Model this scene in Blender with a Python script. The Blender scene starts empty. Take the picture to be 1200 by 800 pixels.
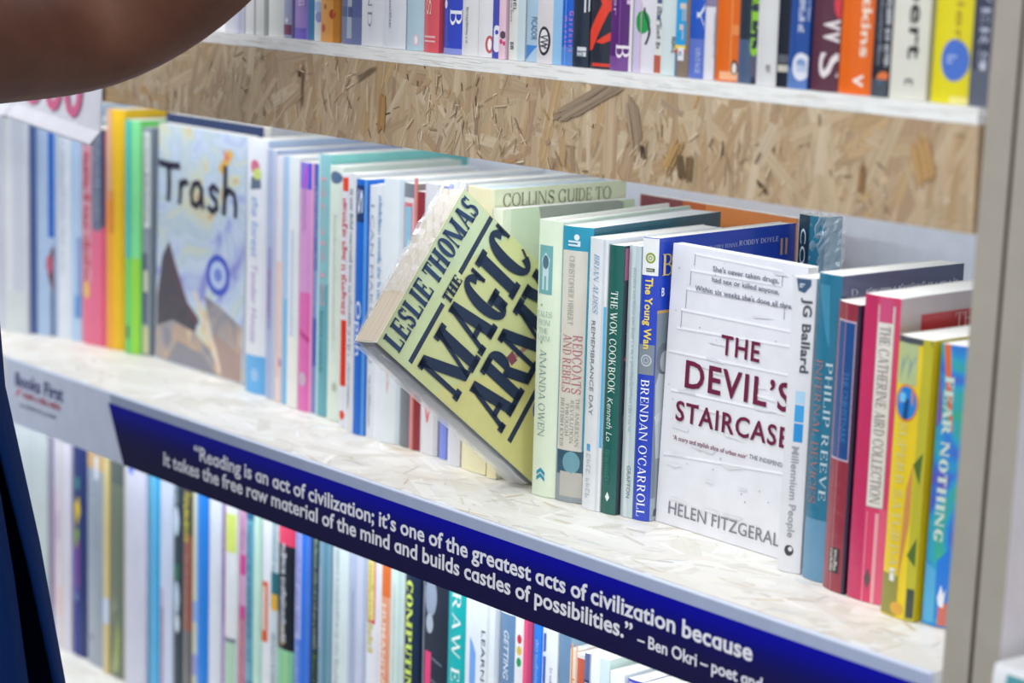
import bpy, math, random
from mathutils import Vector, Matrix
random.seed(7)
SC = bpy.context.scene
COL = SC.collection

# ---------------------------------------------------------------- camera, sky, lights, exposure
cam_d = bpy.data.cameras.new('camera')
cam = bpy.data.objects.new('camera', cam_d); COL.objects.link(cam); SC.camera = cam
CR = (0.6197019, 0.7843352, 0.0280687); CU = (-0.15139209, 0.08436959, 0.98486659); CB = (0.77009739, -0.61457308, 0.17102614)
CL = (0.86929383, -1.00447268, 0.40755675)
cam.matrix_world = Matrix(((CR[0], CU[0], CB[0], CL[0]), (CR[1], CU[1], CB[1], CL[1]), (CR[2], CU[2], CB[2], CL[2]), (0, 0, 0, 1)))
cam_d.lens = 85; cam_d.sensor_width = 36; cam_d.sensor_fit = 'HORIZONTAL'; cam_d.clip_start = 0.05
cam_d.dof.use_dof = True; cam_d.dof.focus_distance = 1.67; cam_d.dof.aperture_fstop = 4.8; cam_d.dof.aperture_blades = 7
SC.view_settings.view_transform = 'Standard'; SC.view_settings.look = 'None'
SC.view_settings.gamma = 1.0; SC.view_settings.use_curve_mapping = False
SC.view_settings.exposure = 0.10
w = bpy.data.worlds.new('hall'); SC.world = w; w.use_nodes = True
w.node_tree.nodes['Background'].inputs[0].default_value = (0.84, 0.91, 1.0, 1)
w.node_tree.nodes['Background'].inputs[1].default_value = 0.46
def area(name, loc, target, sx, sy, power, col):
    d = bpy.data.lights.new(name, 'AREA'); d.shape = 'RECTANGLE'; d.size = sx; d.size_y = sy; d.energy = power; d.color = col
    o = bpy.data.objects.new(name, d); COL.objects.link(o); o.location = loc
    o.rotation_euler = (Vector(target) - Vector(loc)).to_track_quat('-Z', 'Y').to_euler(); return o
area('hall_ceiling_light', (0.9, -2.5, 1.75), (-0.45, 0.05, 0.05), 2.4, 1.4, 40, (1.0, 0.965, 0.915))
area('hall_ceiling_light', (-0.9, -1.9, 2.3), (-0.75, 0.05, 0.0), 2.6, 1.0, 28, (1.0, 0.965, 0.915))
area('hall_ceiling_light', (-2.6, -1.6, 1.9), (-0.8, 0.05, 0.0), 1.2, 1.2, 20, (1.0, 0.97, 0.93))
area('shelf_strip_light', (-.75, .035, .300), (-.75, .14, 0.0), 1.44, .02, 1.5, (0.86, 0.93, 1.0))
area('shelf_strip_light', (-.75, .035, -.022), (-.75, .14, -.32), 1.44, .02, 1.5, (0.88, 0.94, 1.0))

# ---------------------------------------------------------------- helpers
def lin(c):
    c = c / 255.0
    return c / 12.92 if c <= 0.04045 else ((c + 0.055) / 1.055) ** 2.4
def rgb(h):
    h = h.lstrip('#'); return tuple(lin(int(h[i:i + 2], 16)) for i in (0, 2, 4))
_m = {}
def mat(h, rough=0.5, coat=0.0, wrinkle=0.0):
    k = (h if isinstance(h, str) else 0, rough, coat, wrinkle)
    if not isinstance(h, str): return h
    if k in _m: return _m[k]
    m = bpy.data.materials.new('ink_' + h.lstrip('#')); m.use_nodes = True
    nt = m.node_tree; b = nt.nodes['Principled BSDF']
    b.inputs['Base Color'].default_value = (*rgb(h), 1); b.inputs['Roughness'].default_value = rough
    b.inputs['Specular IOR Level'].default_value = .35; b.inputs['Coat Weight'].default_value = coat; b.inputs['Coat Roughness'].default_value = 0.12
    # slight print mottling so nothing is perfectly flat
    tc = nt.nodes.new('ShaderNodeTexCoord'); n = nt.nodes.new('ShaderNodeTexNoise'); n.inputs['Scale'].default_value = 55; n.inputs['Detail'].default_value = 4
    nt.links.new(tc.outputs['Object'], n.inputs['Vector'])
    mr = nt.nodes.new('ShaderNodeMapRange'); mr.inputs['To Min'].default_value = 0.9; mr.inputs['To Max'].default_value = 1.08
    nt.links.new(n.outputs['Fac'], mr.inputs['Value'])
    mx = nt.nodes.new('ShaderNodeMix'); mx.data_type = 'RGBA'; mx.blend_type = 'MULTIPLY'; mx.inputs['Factor'].default_value = 1
    mx.inputs[6].default_value = (*rgb(h), 1); nt.links.new(mr.outputs['Result'], mx.inputs[7]); nt.links.new(mx.outputs[2], b.inputs['Base Color'])
    if wrinkle:
        w2 = nt.nodes.new('ShaderNodeTexNoise'); w2.inputs['Scale'].default_value = 38; w2.inputs['Detail'].default_value = 5; w2.inputs['Distortion'].default_value = 1.2
        mp = nt.nodes.new('ShaderNodeMapping'); mp.inputs['Rotation'].default_value = (0.5, 0.6, 0.7); mp.inputs['Scale'].default_value = (1.0, 1.0, 3.5)
        nt.links.new(tc.outputs['Object'], mp.inputs['Vector']); nt.links.new(mp.outputs['Vector'], w2.inputs['Vector'])
        bp = nt.nodes.new('ShaderNodeBump'); bp.inputs['Strength'].default_value = wrinkle; bp.inputs['Distance'].default_value = 0.004
        nt.links.new(w2.outputs['Fac'], bp.inputs['Height']); nt.links.new(bp.outputs['Normal'], b.inputs['Coat Normal'])
    _m[k] = m; return m
def paper(h):
    k = 'paper' + h
    if k in _m: return _m[k]
    m = bpy.data.materials.new('page_edges'); m.use_nodes = True; nt = m.node_tree; b = nt.nodes['Principled BSDF']; b.inputs['Roughness'].default_value = 0.8
    uv = nt.nodes.new('ShaderNodeUVMap'); mp = nt.nodes.new('ShaderNodeMapping'); mp.inputs['Scale'].default_value = (900, 6, 1)
    n = nt.nodes.new('ShaderNodeTexNoise'); n.inputs['Scale'].default_value = 1.0; n.inputs['Detail'].default_value = 3
    nt.links.new(uv.outputs['UV'], mp.inputs['Vector']); nt.links.new(mp.outputs['Vector'], n.inputs['Vector'])
    r = nt.nodes.new('ShaderNodeValToRGB'); c = rgb(h)
    r.color_ramp.elements[0].position = 0.3; r.color_ramp.elements[0].color = tuple(x * 0.78 for x in c) + (1,)
    r.color_ramp.elements[1].position = 0.62; r.color_ramp.elements[1].color = (*c, 1)
    nt.links.new(n.outputs['Fac'], r.inputs['Fac']); nt.links.new(r.outputs['Color'], b.inputs['Base Color'])
    _m[k] = m; return m

def tag(o, label=None, cat=None, group=None, kind=None):
    if label: o['label'] = label
    if cat: o['category'] = cat
    if group: o['group'] = group
    if kind: o['kind'] = kind
    return o
def empty(name, loc, label=None, cat=None, group=None, kind=None):
    o = bpy.data.objects.new(name, None); COL.objects.link(o); o.location = loc; o.empty_display_size = 0.02
    return tag(o, label, cat, group, kind)
class MB:
    """collects polygons given in metres (world) and links them as one mesh object"""
    def __init__(s): s.v = []; s.f = []; s.mi = []; s.ms = []; s.uv = []; s.col = []
    def m(s, material):
        if material not in s.ms: s.ms.append(material)
        return s.ms.index(material)
    def poly(s, pts, material, uv=None, col=None):
        i0 = len(s.v); s.v += [tuple(p) for p in pts]; s.f.append(list(range(i0, i0 + len(pts)))); s.mi.append(s.m(material))
        s.uv.append(uv); s.col.append(col)
    def mesh(s, vs, fs, material):
        i0 = len(s.v); s.v += [tuple(p) for p in vs]; k = s.m(material)
        for f in fs: s.f.append([i + i0 for i in f]); s.mi.append(k); s.uv.append(None); s.col.append(None)
    def box(s, a, b, material, bev=0.0):
        (x0, y0, z0), (x1, y1, z1) = a, b
        vs = [(x0, y0, z0), (x1, y0, z0), (x1, y1, z0), (x0, y1, z0), (x0, y0, z1), (x1, y0, z1), (x1, y1, z1), (x0, y1, z1)]
        s.mesh(vs, [(0, 3, 2, 1), (4, 5, 6, 7), (0, 1, 5, 4), (1, 2, 6, 5), (2, 3, 7, 6), (3, 0, 4, 7)], material)
    def build(s, name, parent=None, bevel=0, smooth=False):
        me = bpy.data.meshes.new(name); o = bpy.data.objects.new(name, me); COL.objects.link(o)
        off = Vector((0, 0, 0))
        if parent is not None:
            o.parent = parent; off = world_loc(parent)
        me.from_pydata([tuple(Vector(p) - off) for p in s.v], [], s.f)
        for m in s.ms: me.materials.append(m)
        for p, k in zip(me.polygons, s.mi): p.material_index = k; p.use_smooth = smooth
        if any(u for u in s.uv):
            ul = me.uv_layers.new(name='UVMap')
            for p, u in zip(me.polygons, s.uv):
                if u:
                    for li, q in zip(p.loop_indices, u): ul.data[li].uv = q
        if any(c for c in s.col):
            ca = me.color_attributes.new('tint', 'FLOAT_COLOR', 'CORNER')
            for p, c in zip(me.polygons, s.col):
                if c:
                    for li in p.loop_indices: ca.data[li].color = (*c, 1)
        if bevel:
            md = o.modifiers.new('bevel', 'BEVEL'); md.width = bevel; md.segments = 2; md.limit_method = 'ANGLE'
        return o
def world_loc(o):
    v = Vector((0, 0, 0))
    while o is not None: v = v + o.location; o = o.parent
    return v

# ---------------------------------------------------------------- lettering: a drawn serif alphabet, plus the built-in sans
def serif_glyph(ch, T, t, s, q):
    P = []
    def R(x0, y0, x1, y1): P.append([(x0, y0), (x1, y0), (x1, y1), (x0, y1)])
    def foot(x, w, top=False):
        y = 1 - q if top else 0; R(x - w / 2 - s, y, x + w / 2 + s, y + q)
    def stem(x, w, b=True, tp=True, y0=0, y1=1):
        R(x - w / 2, y0, x + w / 2, y1)
        if b: foot(x, w)
        if tp: foot(x, w, True)
    def diag(x0, y0, x1, y1, wd): P.append([(x0 - wd / 2, y0), (x0 + wd / 2, y0), (x1 + wd / 2, y1), (x1 - wd / 2, y1)])
    def ring(cx, cy, rx, ry, a0, a1, Tx=None, ty=None):
        Tx = T if Tx is None else Tx; ty = t if ty is None else ty; n = max(6, int(abs(a1 - a0) / 15)); pr = None
        for i in range(n + 1):
            a = math.radians(a0 + (a1 - a0) * i / n); c, d = math.cos(a), math.sin(a)
            o = (cx + rx * c, cy + ry * d); k = (cx + max(rx - Tx, 0.01) * c, cy + (ry - ty) * d)
            if pr: P.append([pr[0], o, k, pr[1]])
            pr = (o, k)
    h = T / 2
    if ch == 'A':
        diag(s + .04, 0, .42, 1, t * 1.3); diag(.8 - s, 0, .44, 1, T); R(.2, .26, .62, .26 + t); foot(s + .04, t); foot(.8 - s, T * .8); W = .84
    elif ch == 'B':
        stem(s + h, T); x = s + T; ring(x + .12, .75, .30, .25, -90, 90); ring(x + .14, .26, .34, .27, -90, 90); R(x - .02, 1 - t, x + .13, 1); R(x - .02, .49, x + .15, .49 + t); R(x - .02, 0, x + .15, t); W = x + .5
    elif ch == 'C' or ch == 'G':
        ring(.42, .5, .42, .52, 42, 318); R(.68, .66, .68 + max(t, .05), 1.0); P.append([(.62, .8), (.74, .64), (.74, .98), (.66, .9)]); W = .8
        if ch == 'G': R(.74 - T, .05, .74, .42); R(.74 - T - s, .42 - q, .74 + s, .42); W = .86
        else: P.append([(.66, .12), (.78, .3), (.74, .34), (.60, .14)])
    elif ch == 'D':
        stem(s + h, T); x = s + T; ring(x + .12, .5, .42, .5, -90, 90); R(x - .02, 1 - t, x + .13, 1); R(x - .02, 0, x + .13, t); W = x + .56
    elif ch in 'EF':
        stem(s + h, T); x = s + T; R(x, 1 - t, x + .38, 1); R(x, .49, x + .26, .49 + t); R(x + .38 - t, .74, x + .38, 1); R(x + .26 - t, .38, x + .26, .64); W = x + .4
        if ch == 'E': R(x, 0, x + .42, t); R(x + .42 - t, 0, x + .42, .28); W = x + .44
    elif ch == 'H': stem(s + h, T); stem(s + .55 + h, T); R(s + h, .49, s + .55, .49 + t); W = 2 * s + .55 + T
    elif ch == 'I': stem(s + h, T); W = 2 * s + T
    elif ch == 'J': stem(.3, T, False, True, .25, 1); ring(.3 + h - .22, .25, .22 + .0, .27, 180, 360, T, t); W = .36 + s
    elif ch == 'K':
        stem(s + h, T); x = s + T; diag(x + .02, .38, x + .44, 1, t * 1.3); diag(x + .5, 0, x + .16, .6, T); foot(x + .44, t, True); foot(x + .5, T * .8); W = x + .66
    elif ch == 'L': stem(s + h, T); x = s + T; R(x, 0, x + .42, t); R(x + .42 - t, 0, x + .42, .3); W = x + .44
    elif ch == 'M':
        stem(s + .03, t * 1.3); diag(.72, 0.04, .16, 1, T); diag(.70, 0.04, 1.08, 1, t * 1.1); stem(1.02 + s, T); W = 1.06 + 2 * s + h - .02
        R(.0, 1 - q, .18, 1)
    elif ch == 'N': stem(s + .03, t * 1.3, True, True); diag(.74 + s, 0, .14, 1, T); stem(.74 + s, t * 1.3, False, True); W = .84 + 2 * s
    elif ch == 'O' or ch == 'Q':
        ring(.44, .5, .44, .52, 0, 360); W = .88
        if ch == 'Q': diag(.8, -.18, .45, .14, T)
    elif ch == 'P' or ch == 'R':
        stem(s + h, T); x = s + T; ring(x + .12, .73, .32, .27, -90, 90); R(x - .02, 1 - t, x + .13, 1); R(x - .02, .46, x + .13, .46 + t); W = x + .46
        if ch == 'R': diag(x + .44, 0, x + .14, .5, T); foot(x + .47, T * .7); W = x + .62
    elif ch == 'S':
        ring(.33, .74, .29, .28, 25, 250, T * .8, t * 1.2); ring(.33, .25, .31, .28, 70, -155, T * .8, t * 1.2)
        P.append([(.07, .70), (.20, .50), (.62, .30), (.50, .52)]); R(.56, .68, .56 + max(t, .05), 1.0); R(.03, .0, .03 + max(t, .05), .32); W = .66
    elif ch == 'T': stem(.36, T, True, False); R(.0, 1 - t, .72, 1); R(0, .70, t, 1); R(.72 - t, .70, .72, 1); W = .72
    elif ch == 'U': stem(s + h, T, False, True, .3, 1); stem(.62 + s, t * 1.3, False, True, .3, 1); cx = (s + .62 + s + t * .65) / 2; ring(cx, .3, cx - s, .32, 180, 360); W = .66 + 2 * s
    elif ch == 'V': diag(.42, 0, s + .08, 1, T); diag(.42, 0, .76, 1, t * 1.3); foot(s + .08, T * .8, True); foot(.76, t, True); W = .84
    elif ch == 'W': diag(.38, 0, s + .06, 1, T); diag(.38, 0, .62, 1, t * 1.3); diag(.84, 0, .58, 1, T); diag(.84, 0, 1.1, 1, t * 1.3); foot(s + .06, T * .8, True); foot(1.1, t, True); W = 1.2
    elif ch == 'X': diag(.7, 0, s + .06, 1, T); diag(s + .04, 0, .68, 1, t * 1.3); foot(.7, T * .7); foot(s + .04, t); foot(s + .06, T * .7, True); foot(.68, t, True); W = .82
    elif ch == 'Y': diag(.4, .45, s + .08, 1, T); diag(.42, .45, .74, 1, t * 1.3); stem(.41, T, True, False, 0, .5); foot(s + .08, T * .8, True); foot(.74, t, True); W = .82
    elif ch == 'Z': R(.03, 1 - t, .64, 1); R(0, 0, .68, t); diag(.1, 0, .56, 1, T); R(.03, .74, .03 + t, 1); R(.68 - t, 0, .68, .28); W = .7
    elif ch == "'": P.append([(.04, .98), (.16, .98), (.12, .68), (.06, .68)]); W = .2
    elif ch == '.': R(0, 0, .12, .12); W = .14
    elif ch == '-': R(0, .4, .3, .4 + t); W = .3
    else: W = .36
    return P, W
STY = {'serif': (.15, .055, .06, .035), 'fine': (.10, .045, .06, .03), 'slab': (.32, .11, .08, .12), 'fat': (.30, .085, .06, .07)}
_tc = {}
SANS = {'sans': (0.0, 1.0), 'bold': (.014, 1.02), 'black': (.026, 1.04), 'din': (.017, 1.12), 'round': (.023, 1.0)}
def sans_raw(s, off):
    cu = bpy.data.curves.new('lettering', 'FONT'); cu.body = s; cu.size = 1; cu.resolution_u = 3; cu.fill_mode = 'FRONT'; cu.offset = off
    o = bpy.data.objects.new('lettering', cu); COL.objects.link(o)
    me = bpy.data.meshes.new_from_object(o.evaluated_get(bpy.context.evaluated_depsgraph_get()))
    vs = [(v.co.x, v.co.y / .727) for v in me.vertices]; fs = [tuple(p.vertices) for p in me.polygons]
    bpy.data.objects.remove(o); bpy.data.curves.remove(cu); bpy.data.meshes.remove(me); return vs, fs
_gl = {}
def round_line(s):
    """geometric sans with a one-storey a (a bowl and short stem), set letter by letter"""
    off = SANS['round'][0]; X = lambda vs: max(v[0] for v in vs)
    if not _gl: _gl['II'] = X(sans_raw('II', off)[0])
    vs = []; fs = []; x = 0.0
    for ch in s:
        if ch == ' ': x += .25; continue
        if ch not in _gl:
            c = 'd' if ch == 'a' else ch; v, f = sans_raw(c, off)
            if ch == 'a':
                xh = max(q[1] for q in sans_raw('x', off)[0]); v = [(p, min(q, xh)) for p, q in v]
            _gl[ch] = (v, f, X(sans_raw('I' + c + 'I', off)[0]) - _gl['II'])
        v, f, adv = _gl[ch]; i0 = len(vs); vs += [(x + p, q) for p, q in v]; fs += [tuple(i + i0 for i in t) for t in f]; x += adv
    return vs, fs
def text_geo(s, font):
    """outline faces of a text with x over 0..1 of its width and y in cap heights"""
    k = (s, font)
    if k in _tc: return _tc[k]
    vs = []; fs = []
    base = font.rstrip('i')
    if base == 'round': vs, fs = round_line(s)
    elif base in STY:
        x = 0; T, t, sv, q = STY[base]
        for ch in s:
            if ch == ' ': x += .34; continue
            big = ch.upper() == ch; k2 = 1.0 if big else .8
            P, W = serif_glyph(ch.upper(), T, t, sv, q)
            for p in P: i0 = len(vs); vs += [(x + a * k2, b * k2) for a, b in p]; fs.append(tuple(range(i0, i0 + len(p))))
            x += (W + (.05 if base == 'slab' else .1)) * k2
    else:
        cu = bpy.data.curves.new('lettering', 'FONT'); cu.body = s; cu.size = 1; cu.resolution_u = 3; cu.fill_mode = 'FRONT'
        cu.offset = SANS[base][0]; cu.space_character = SANS[base][1]
        o = bpy.data.objects.new('lettering', cu); COL.objects.link(o)
        dg = bpy.context.evaluated_depsgraph_get(); me = bpy.data.meshes.new_from_object(o.evaluated_get(dg))
        cap = 0.727
        vs = [(v.co.x, v.co.y / cap) for v in me.vertices]; fs = [tuple(p.vertices) for p in me.polygons]
        bpy.data.objects.remove(o); bpy.data.curves.remove(cu); bpy.data.meshes.remove(me)
    if font.endswith('i'): vs = [(a + b * .22 * (1 if base in STY else .727), b) for a, b in vs]
    x0 = min(v[0] for v in vs); x1 = max(v[0] for v in vs)
    vs = [((a - x0) / (x1 - x0), b) for a, b in vs]
    _tc[k] = (vs, fs); return _tc[k]

# ---------------------------------------------------------------- books
class Book:
    """plan frame: o = tail corner of the spine on the back-cover side (mm), S along the spine width, D spine to fore edge, Z tail to head"""
    def __init__(s, o, S, L, D, dep, Z, h):
        s.o = Vector(o); s.S = Vector(S).normalized(); s.D = Vector(D).normalized(); s.Z = Vector(Z).normalized()
        s.L, s.dep, s.h = L, dep, h; s.N = s.D.cross(s.Z).normalized(); s.Ns = s.S.cross(s.Z).normalized(); s.bulge = min(2.0, L * .09)
    def pl(s, a, b, v): return (s.o + s.S * a + s.D * b + s.Z * v) / 1000
    def sp(s, u, v, off=0.0):
        u = max(0.0, min(s.L, u)); f = u / s.L; return (s.o + s.S * u + s.Z * v + s.Ns * (off + s.bulge * 4 * f * (1 - f))) / 1000
    def fr(s, u, v, off=0.0): return (s.o + s.S * s.L + s.D * u + s.Z * v + s.N * off) / 1000
def lay(mb, fn, bk, poly, off, material):
    """lay a flat (u, v) polygon onto a cover; on a rounded spine it is cut into strips that follow the curve"""
    if bk is not None and fn == bk.sp:
        w_ = bk.L / 8
        for k in range(8):
            P = clip(poly, k * w_, (k + 1) * w_, -1e4, 1e4)
            if len(P) > 2: mb.poly([fn(u, v, off) for u, v in P], material)
    else: mb.poly([fn(u, v, off) for u, v in poly], material)
def art(mb, fn, bk, items, wmax, kw):
    """decorations: b band, p polygon, c disc, o ring"""
    st = .012 if fn == bk.sp else .005
    for n_, it in enumerate(items):
        k = it[0]; off = .10 + st * n_; fix = lambda v: v + bk.h if v < 0 else v
        if k == 'b':
            _, v0, v1, c = it[:4]; u0, u1 = it[4:6] if len(it) > 5 else (0, wmax)
            v0 = fix(v0); v1 = v1 + bk.h if v1 <= 0 else v1
            lay(mb, fn, bk, [(u0, v0), (u1, v0), (u1, v1), (u0, v1)], off, mat(c, **kw))
        elif k == 'p': lay(mb, fn, bk, [(u, fix(v)) for u, v in it[2]], off, mat(it[1], **kw))
        elif k == 'c':
            _, u, v, r, c = it[:5]; ry = it[5] if len(it) > 5 else r; v = fix(v)
            lay(mb, fn, bk, [(u + r * math.cos(i * math.pi / 12), v + ry * math.sin(i * math.pi / 12)) for i in range(24)], off, mat(c, **kw))
        elif k == 'o':
            _, u, v, r, wd, c = it; v = fix(v)
            for i in range(20):
                a, b = i * math.pi / 10, (i + 1) * math.pi / 10
                lay(mb, fn, bk, [(u + rr * math.cos(x), v + rr * math.sin(x)) for rr, x in ((r, a), (r, b), (r - wd, b), (r - wd, a))], off, mat(c, **kw))
def letters(name, parent, fn, bk, items, spine):
    """each line of lettering is one mesh; t text (reads top-down on a spine), q print too small to read"""
    for it in items:
        mb = MB(); off = .34 if spine else .75
        if it[0] == 't':
            _, s_, a, b, c0, c1, c, font = it
            vs, fs = text_geo(s_, font); m_ = mat(c, .5)
            if spine:   # a = top, b = bottom along v; c0..c1 across u, tops to the right
                if a < 0: a += bk.h
                if b < 0: b += bk.h
                pts = [(c0 + y * (c1 - c0), a - x * (a - b)) for x, y in vs]
            else: pts = [(a + x * (b - a), c0 + y * (c1 - c0)) for x, y in vs]
            for f in fs: lay(mb, fn, bk, [pts[i] for i in f], off, m_)
        else:
            _, a, b, c0, c1, c = it; rnd = random.Random(int(abs(a * 31 + c0 * 17) * 10))
            if spine and a < 0: a += bk.h
            if spine and b < 0: b += bk.h
            x = 0; Lg = abs(b - a); hh = abs(c1 - c0); sg = 1 if b > a else -1
            while x < Lg - hh * .3:
                wd = hh * rnd.uniform(.3, .62); r0 = c0 + (c1 - c0) * rnd.choice((0, 0, 0, .12)); r1 = c0 + (c1 - c0) * rnd.choice((.72, .78, 1, .75))
                kind = rnd.random(); y0 = a + sg * x; y1 = a + sg * min(Lg, x + wd); st = (y1 - y0) * .36
                bars = [(y0, y0 + st, r0, r1)]
                if kind < .7: bars.append((y1 - st, y1, r0, r0 + (r1 - r0) * (1 if kind < .35 else .6)))
                if kind < .35 or kind > .55: bars.append((y0, y1, r1 - (r1 - r0) * .22, r1))
                if kind > .25: bars.append((y0, y1, r0, r0 + (r1 - r0) * .2))
                for (p, q_, r_, s2) in bars:
                    lay(mb, fn, bk, [(r_, p), (r_, q_), (s2, q_), (s2, p)] if spine else [(p, r_), (q_, r_), (q_, s2), (p, s2)], off, mat(c, .5))
                x += wd + hh * (.16 if rnd.random() < .84 else .55)
        if mb.f: mb.build(name, parent)
def make_book(bk, label, group, spine='#ffffff', front=None, back=None, page='#f4f1ea', sart=(), stext=(), fart=(), ftext=(), hard=False, wrap=0, name='book', z_drop=0):
    t = 2.2 if hard else .55
    t = min(t, bk.L * .2); ins = 2.5 if hard else .5
    front = front or spine; back = back or spine
    kw = dict(rough=.4, coat=.55, wrinkle=wrap) if wrap else dict(rough=.45, coat=.12, wrinkle=0)
    root = empty(name, bk.pl(bk.L / 2, 0, 0), label, 'book', group)
    mb = MB(); n = 8
    outer = [(0, bk.dep)] + [(0, 0)] + [(bk.L * i / n, -1) for i in range(1, n)] + [(bk.L, 0), (bk.L, bk.dep)]
    inner = [(t, bk.dep)] + [(t, t)] + [(t + (bk.L - 2 * t) * i / n, -2) for i in range(1, n)] + [(bk.L - t, t), (bk.L - t, bk.dep)]
    def O(i, v):
        a, b = outer[i]; return bk.sp(a, v) if b == -1 else bk.pl(a, b, v)
    def I(i, v):
        a, b = inner[i]
        if b == -2: f = a / bk.L; return bk.pl(a, t, v) + bk.Ns * (bk.bulge * 4 * f * (1 - f)) / 1000
        return bk.pl(a, b, v)
    h = bk.h; k = len(outer)
    for i in range(k - 1):
        c = back if i == 0 else (front if i == k - 2 else spine)
        mb.poly([O(i, 0), O(i + 1, 0), O(i + 1, h), O(i, h)], mat(c, **kw))
        mb.poly([I(i + 1, 0), I(i, 0), I(i, h), I(i + 1, h)], mat('#efeee8', .7))
        e = mat(c, **kw) if hard else mat('#f2f1ee', .6)
        mb.poly([O(i, h), O(i + 1, h), I(i + 1, h), I(i, h)], e); mb.poly([O(i + 1, 0), O(i, 0), I(i, 0), I(i + 1, 0)], e)
    for i in (0, k - 1): mb.poly([O(i, 0), O(i, h), I(i, h), I(i, 0)] if i == 0 else [O(i, h), O(i, 0), I(i, 0), I(i, h)], mat(front, **kw))
    art(mb, bk.sp, bk, sart, bk.L, kw); art(mb, bk.fr, bk, fart, bk.dep, kw)
    cover = mb.build('cover', root)
    pb = MB(); a0, a1, b0, b1 = t + .05, bk.L - t - .05, t + .3, bk.dep - (3 if hard else .4); z0, z1 = ins * .6, h - ins
    P = [bk.pl(a, b, v) for v in (z0, z1) for a, b in ((a0, b0), (a1, b0), (a1, b1), (a0, b1))]
    pm = paper(page); W_ = bk.L / 1000; Dp = bk.dep / 1000
    pb.poly([P[4], P[5], P[6], P[7]], pm, [(0, 0), (W_, 0), (W_, Dp), (0, Dp)])
    pb.poly([P[3], P[2], P[1], P[0]], pm, [(0, Dp), (W_, Dp), (W_, 0), (0, 0)])
    pb.poly([P[2], P[3], P[7], P[6]], pm, [(W_, 0), (0, 0), (0, .2), (W_, .2)])
    pb.poly([P[0], P[1], P[5], P[4]], pm, [(0, 0), (W_, 0), (W_, .2), (0, .2)])
    pb.poly([P[1], P[2], P[6], P[5]], pm, [(0, 0), (.0001, 0), (.0001, .2), (0, .2)]); pb.poly([P[3], P[0], P[4], P[7]], pm, [(0, 0), (.0001, 0), (.0001, .2), (0, .2)])
    pb.build('page_block', root)
    letters('spine_lettering', cover, bk.sp, bk, stext, True); letters('cover_lettering', cover, bk.fr, bk, ftext, False)
    return root, cover
def shelf_book(p0, p1, h, dep, yaw, label, group, z0=0.0, lean=0.0, **kw):
    """upright book: p0, p1 = spine corners on the shelf (mm), yaw of the covers in degrees, lean = sideways shift per height"""
    S = Vector((p1[0] - p0[0], p1[1] - p0[1], 0)); y = math.radians(yaw)
    return make_book(Book((p0[0], p0[1], z0), S, S.length, (-math.sin(y), math.cos(y), 0), dep, (lean, 0, 1), h), label, group, **kw)
def film(name, parent, fn, nu, nv, amp, seed, material):
    """crinkled clear wrapping: a grid fn(u, v) -> (point, normal)"""
    rnd = random.Random(seed); mb = MB(); g = []
    for j in range(nv + 1):
        row = []
        for i in range(nu + 1):
            p, n = fn(i / nu, j / nv); row.append(p + n * (rnd.uniform(-1, 1) * amp))
        g.append(row)
    for j in range(nv):
        for i in range(nu): mb.poly([g[j][i], g[j][i + 1], g[j + 1][i + 1]], material); mb.poly([g[j][i], g[j + 1][i + 1], g[j + 1][i]], material)
    return mb.build(name, parent)
def film_mat():
    if 'film' in _m: return _m['film']
    m = bpy.data.materials.new('clear_wrap'); m.use_nodes = True; nt = m.node_tree; nt.nodes.clear()
    out = nt.nodes.new('ShaderNodeOutputMaterial'); mx = nt.nodes.new('ShaderNodeMixShader'); tr = nt.nodes.new('ShaderNodeBsdfTransparent'); g = nt.nodes.new('ShaderNodeBsdfPrincipled')
    g.inputs['Base Color'].default_value = (.85, .88, .92, 1); g.inputs['Roughness'].default_value = .12; g.inputs['Specular IOR Level'].default_value = .9
    lw = nt.nodes.new('ShaderNodeLayerWeight'); lw.inputs['Blend'].default_value = .35
    mr = nt.nodes.new('ShaderNodeMapRange'); mr.inputs['To Min'].default_value = .16; mr.inputs['To Max'].default_value = .75
    nt.links.new(lw.outputs['Facing'], mr.inputs['Value']); nt.links.new(mr.outputs['Result'], mx.inputs['Fac'])
    nt.links.new(tr.outputs[0], mx.inputs[1]); nt.links.new(g.outputs[0], mx.inputs[2]); nt.links.new(mx.outputs[0], out.inputs['Surface'])
    _m['film'] = m; return m

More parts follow.
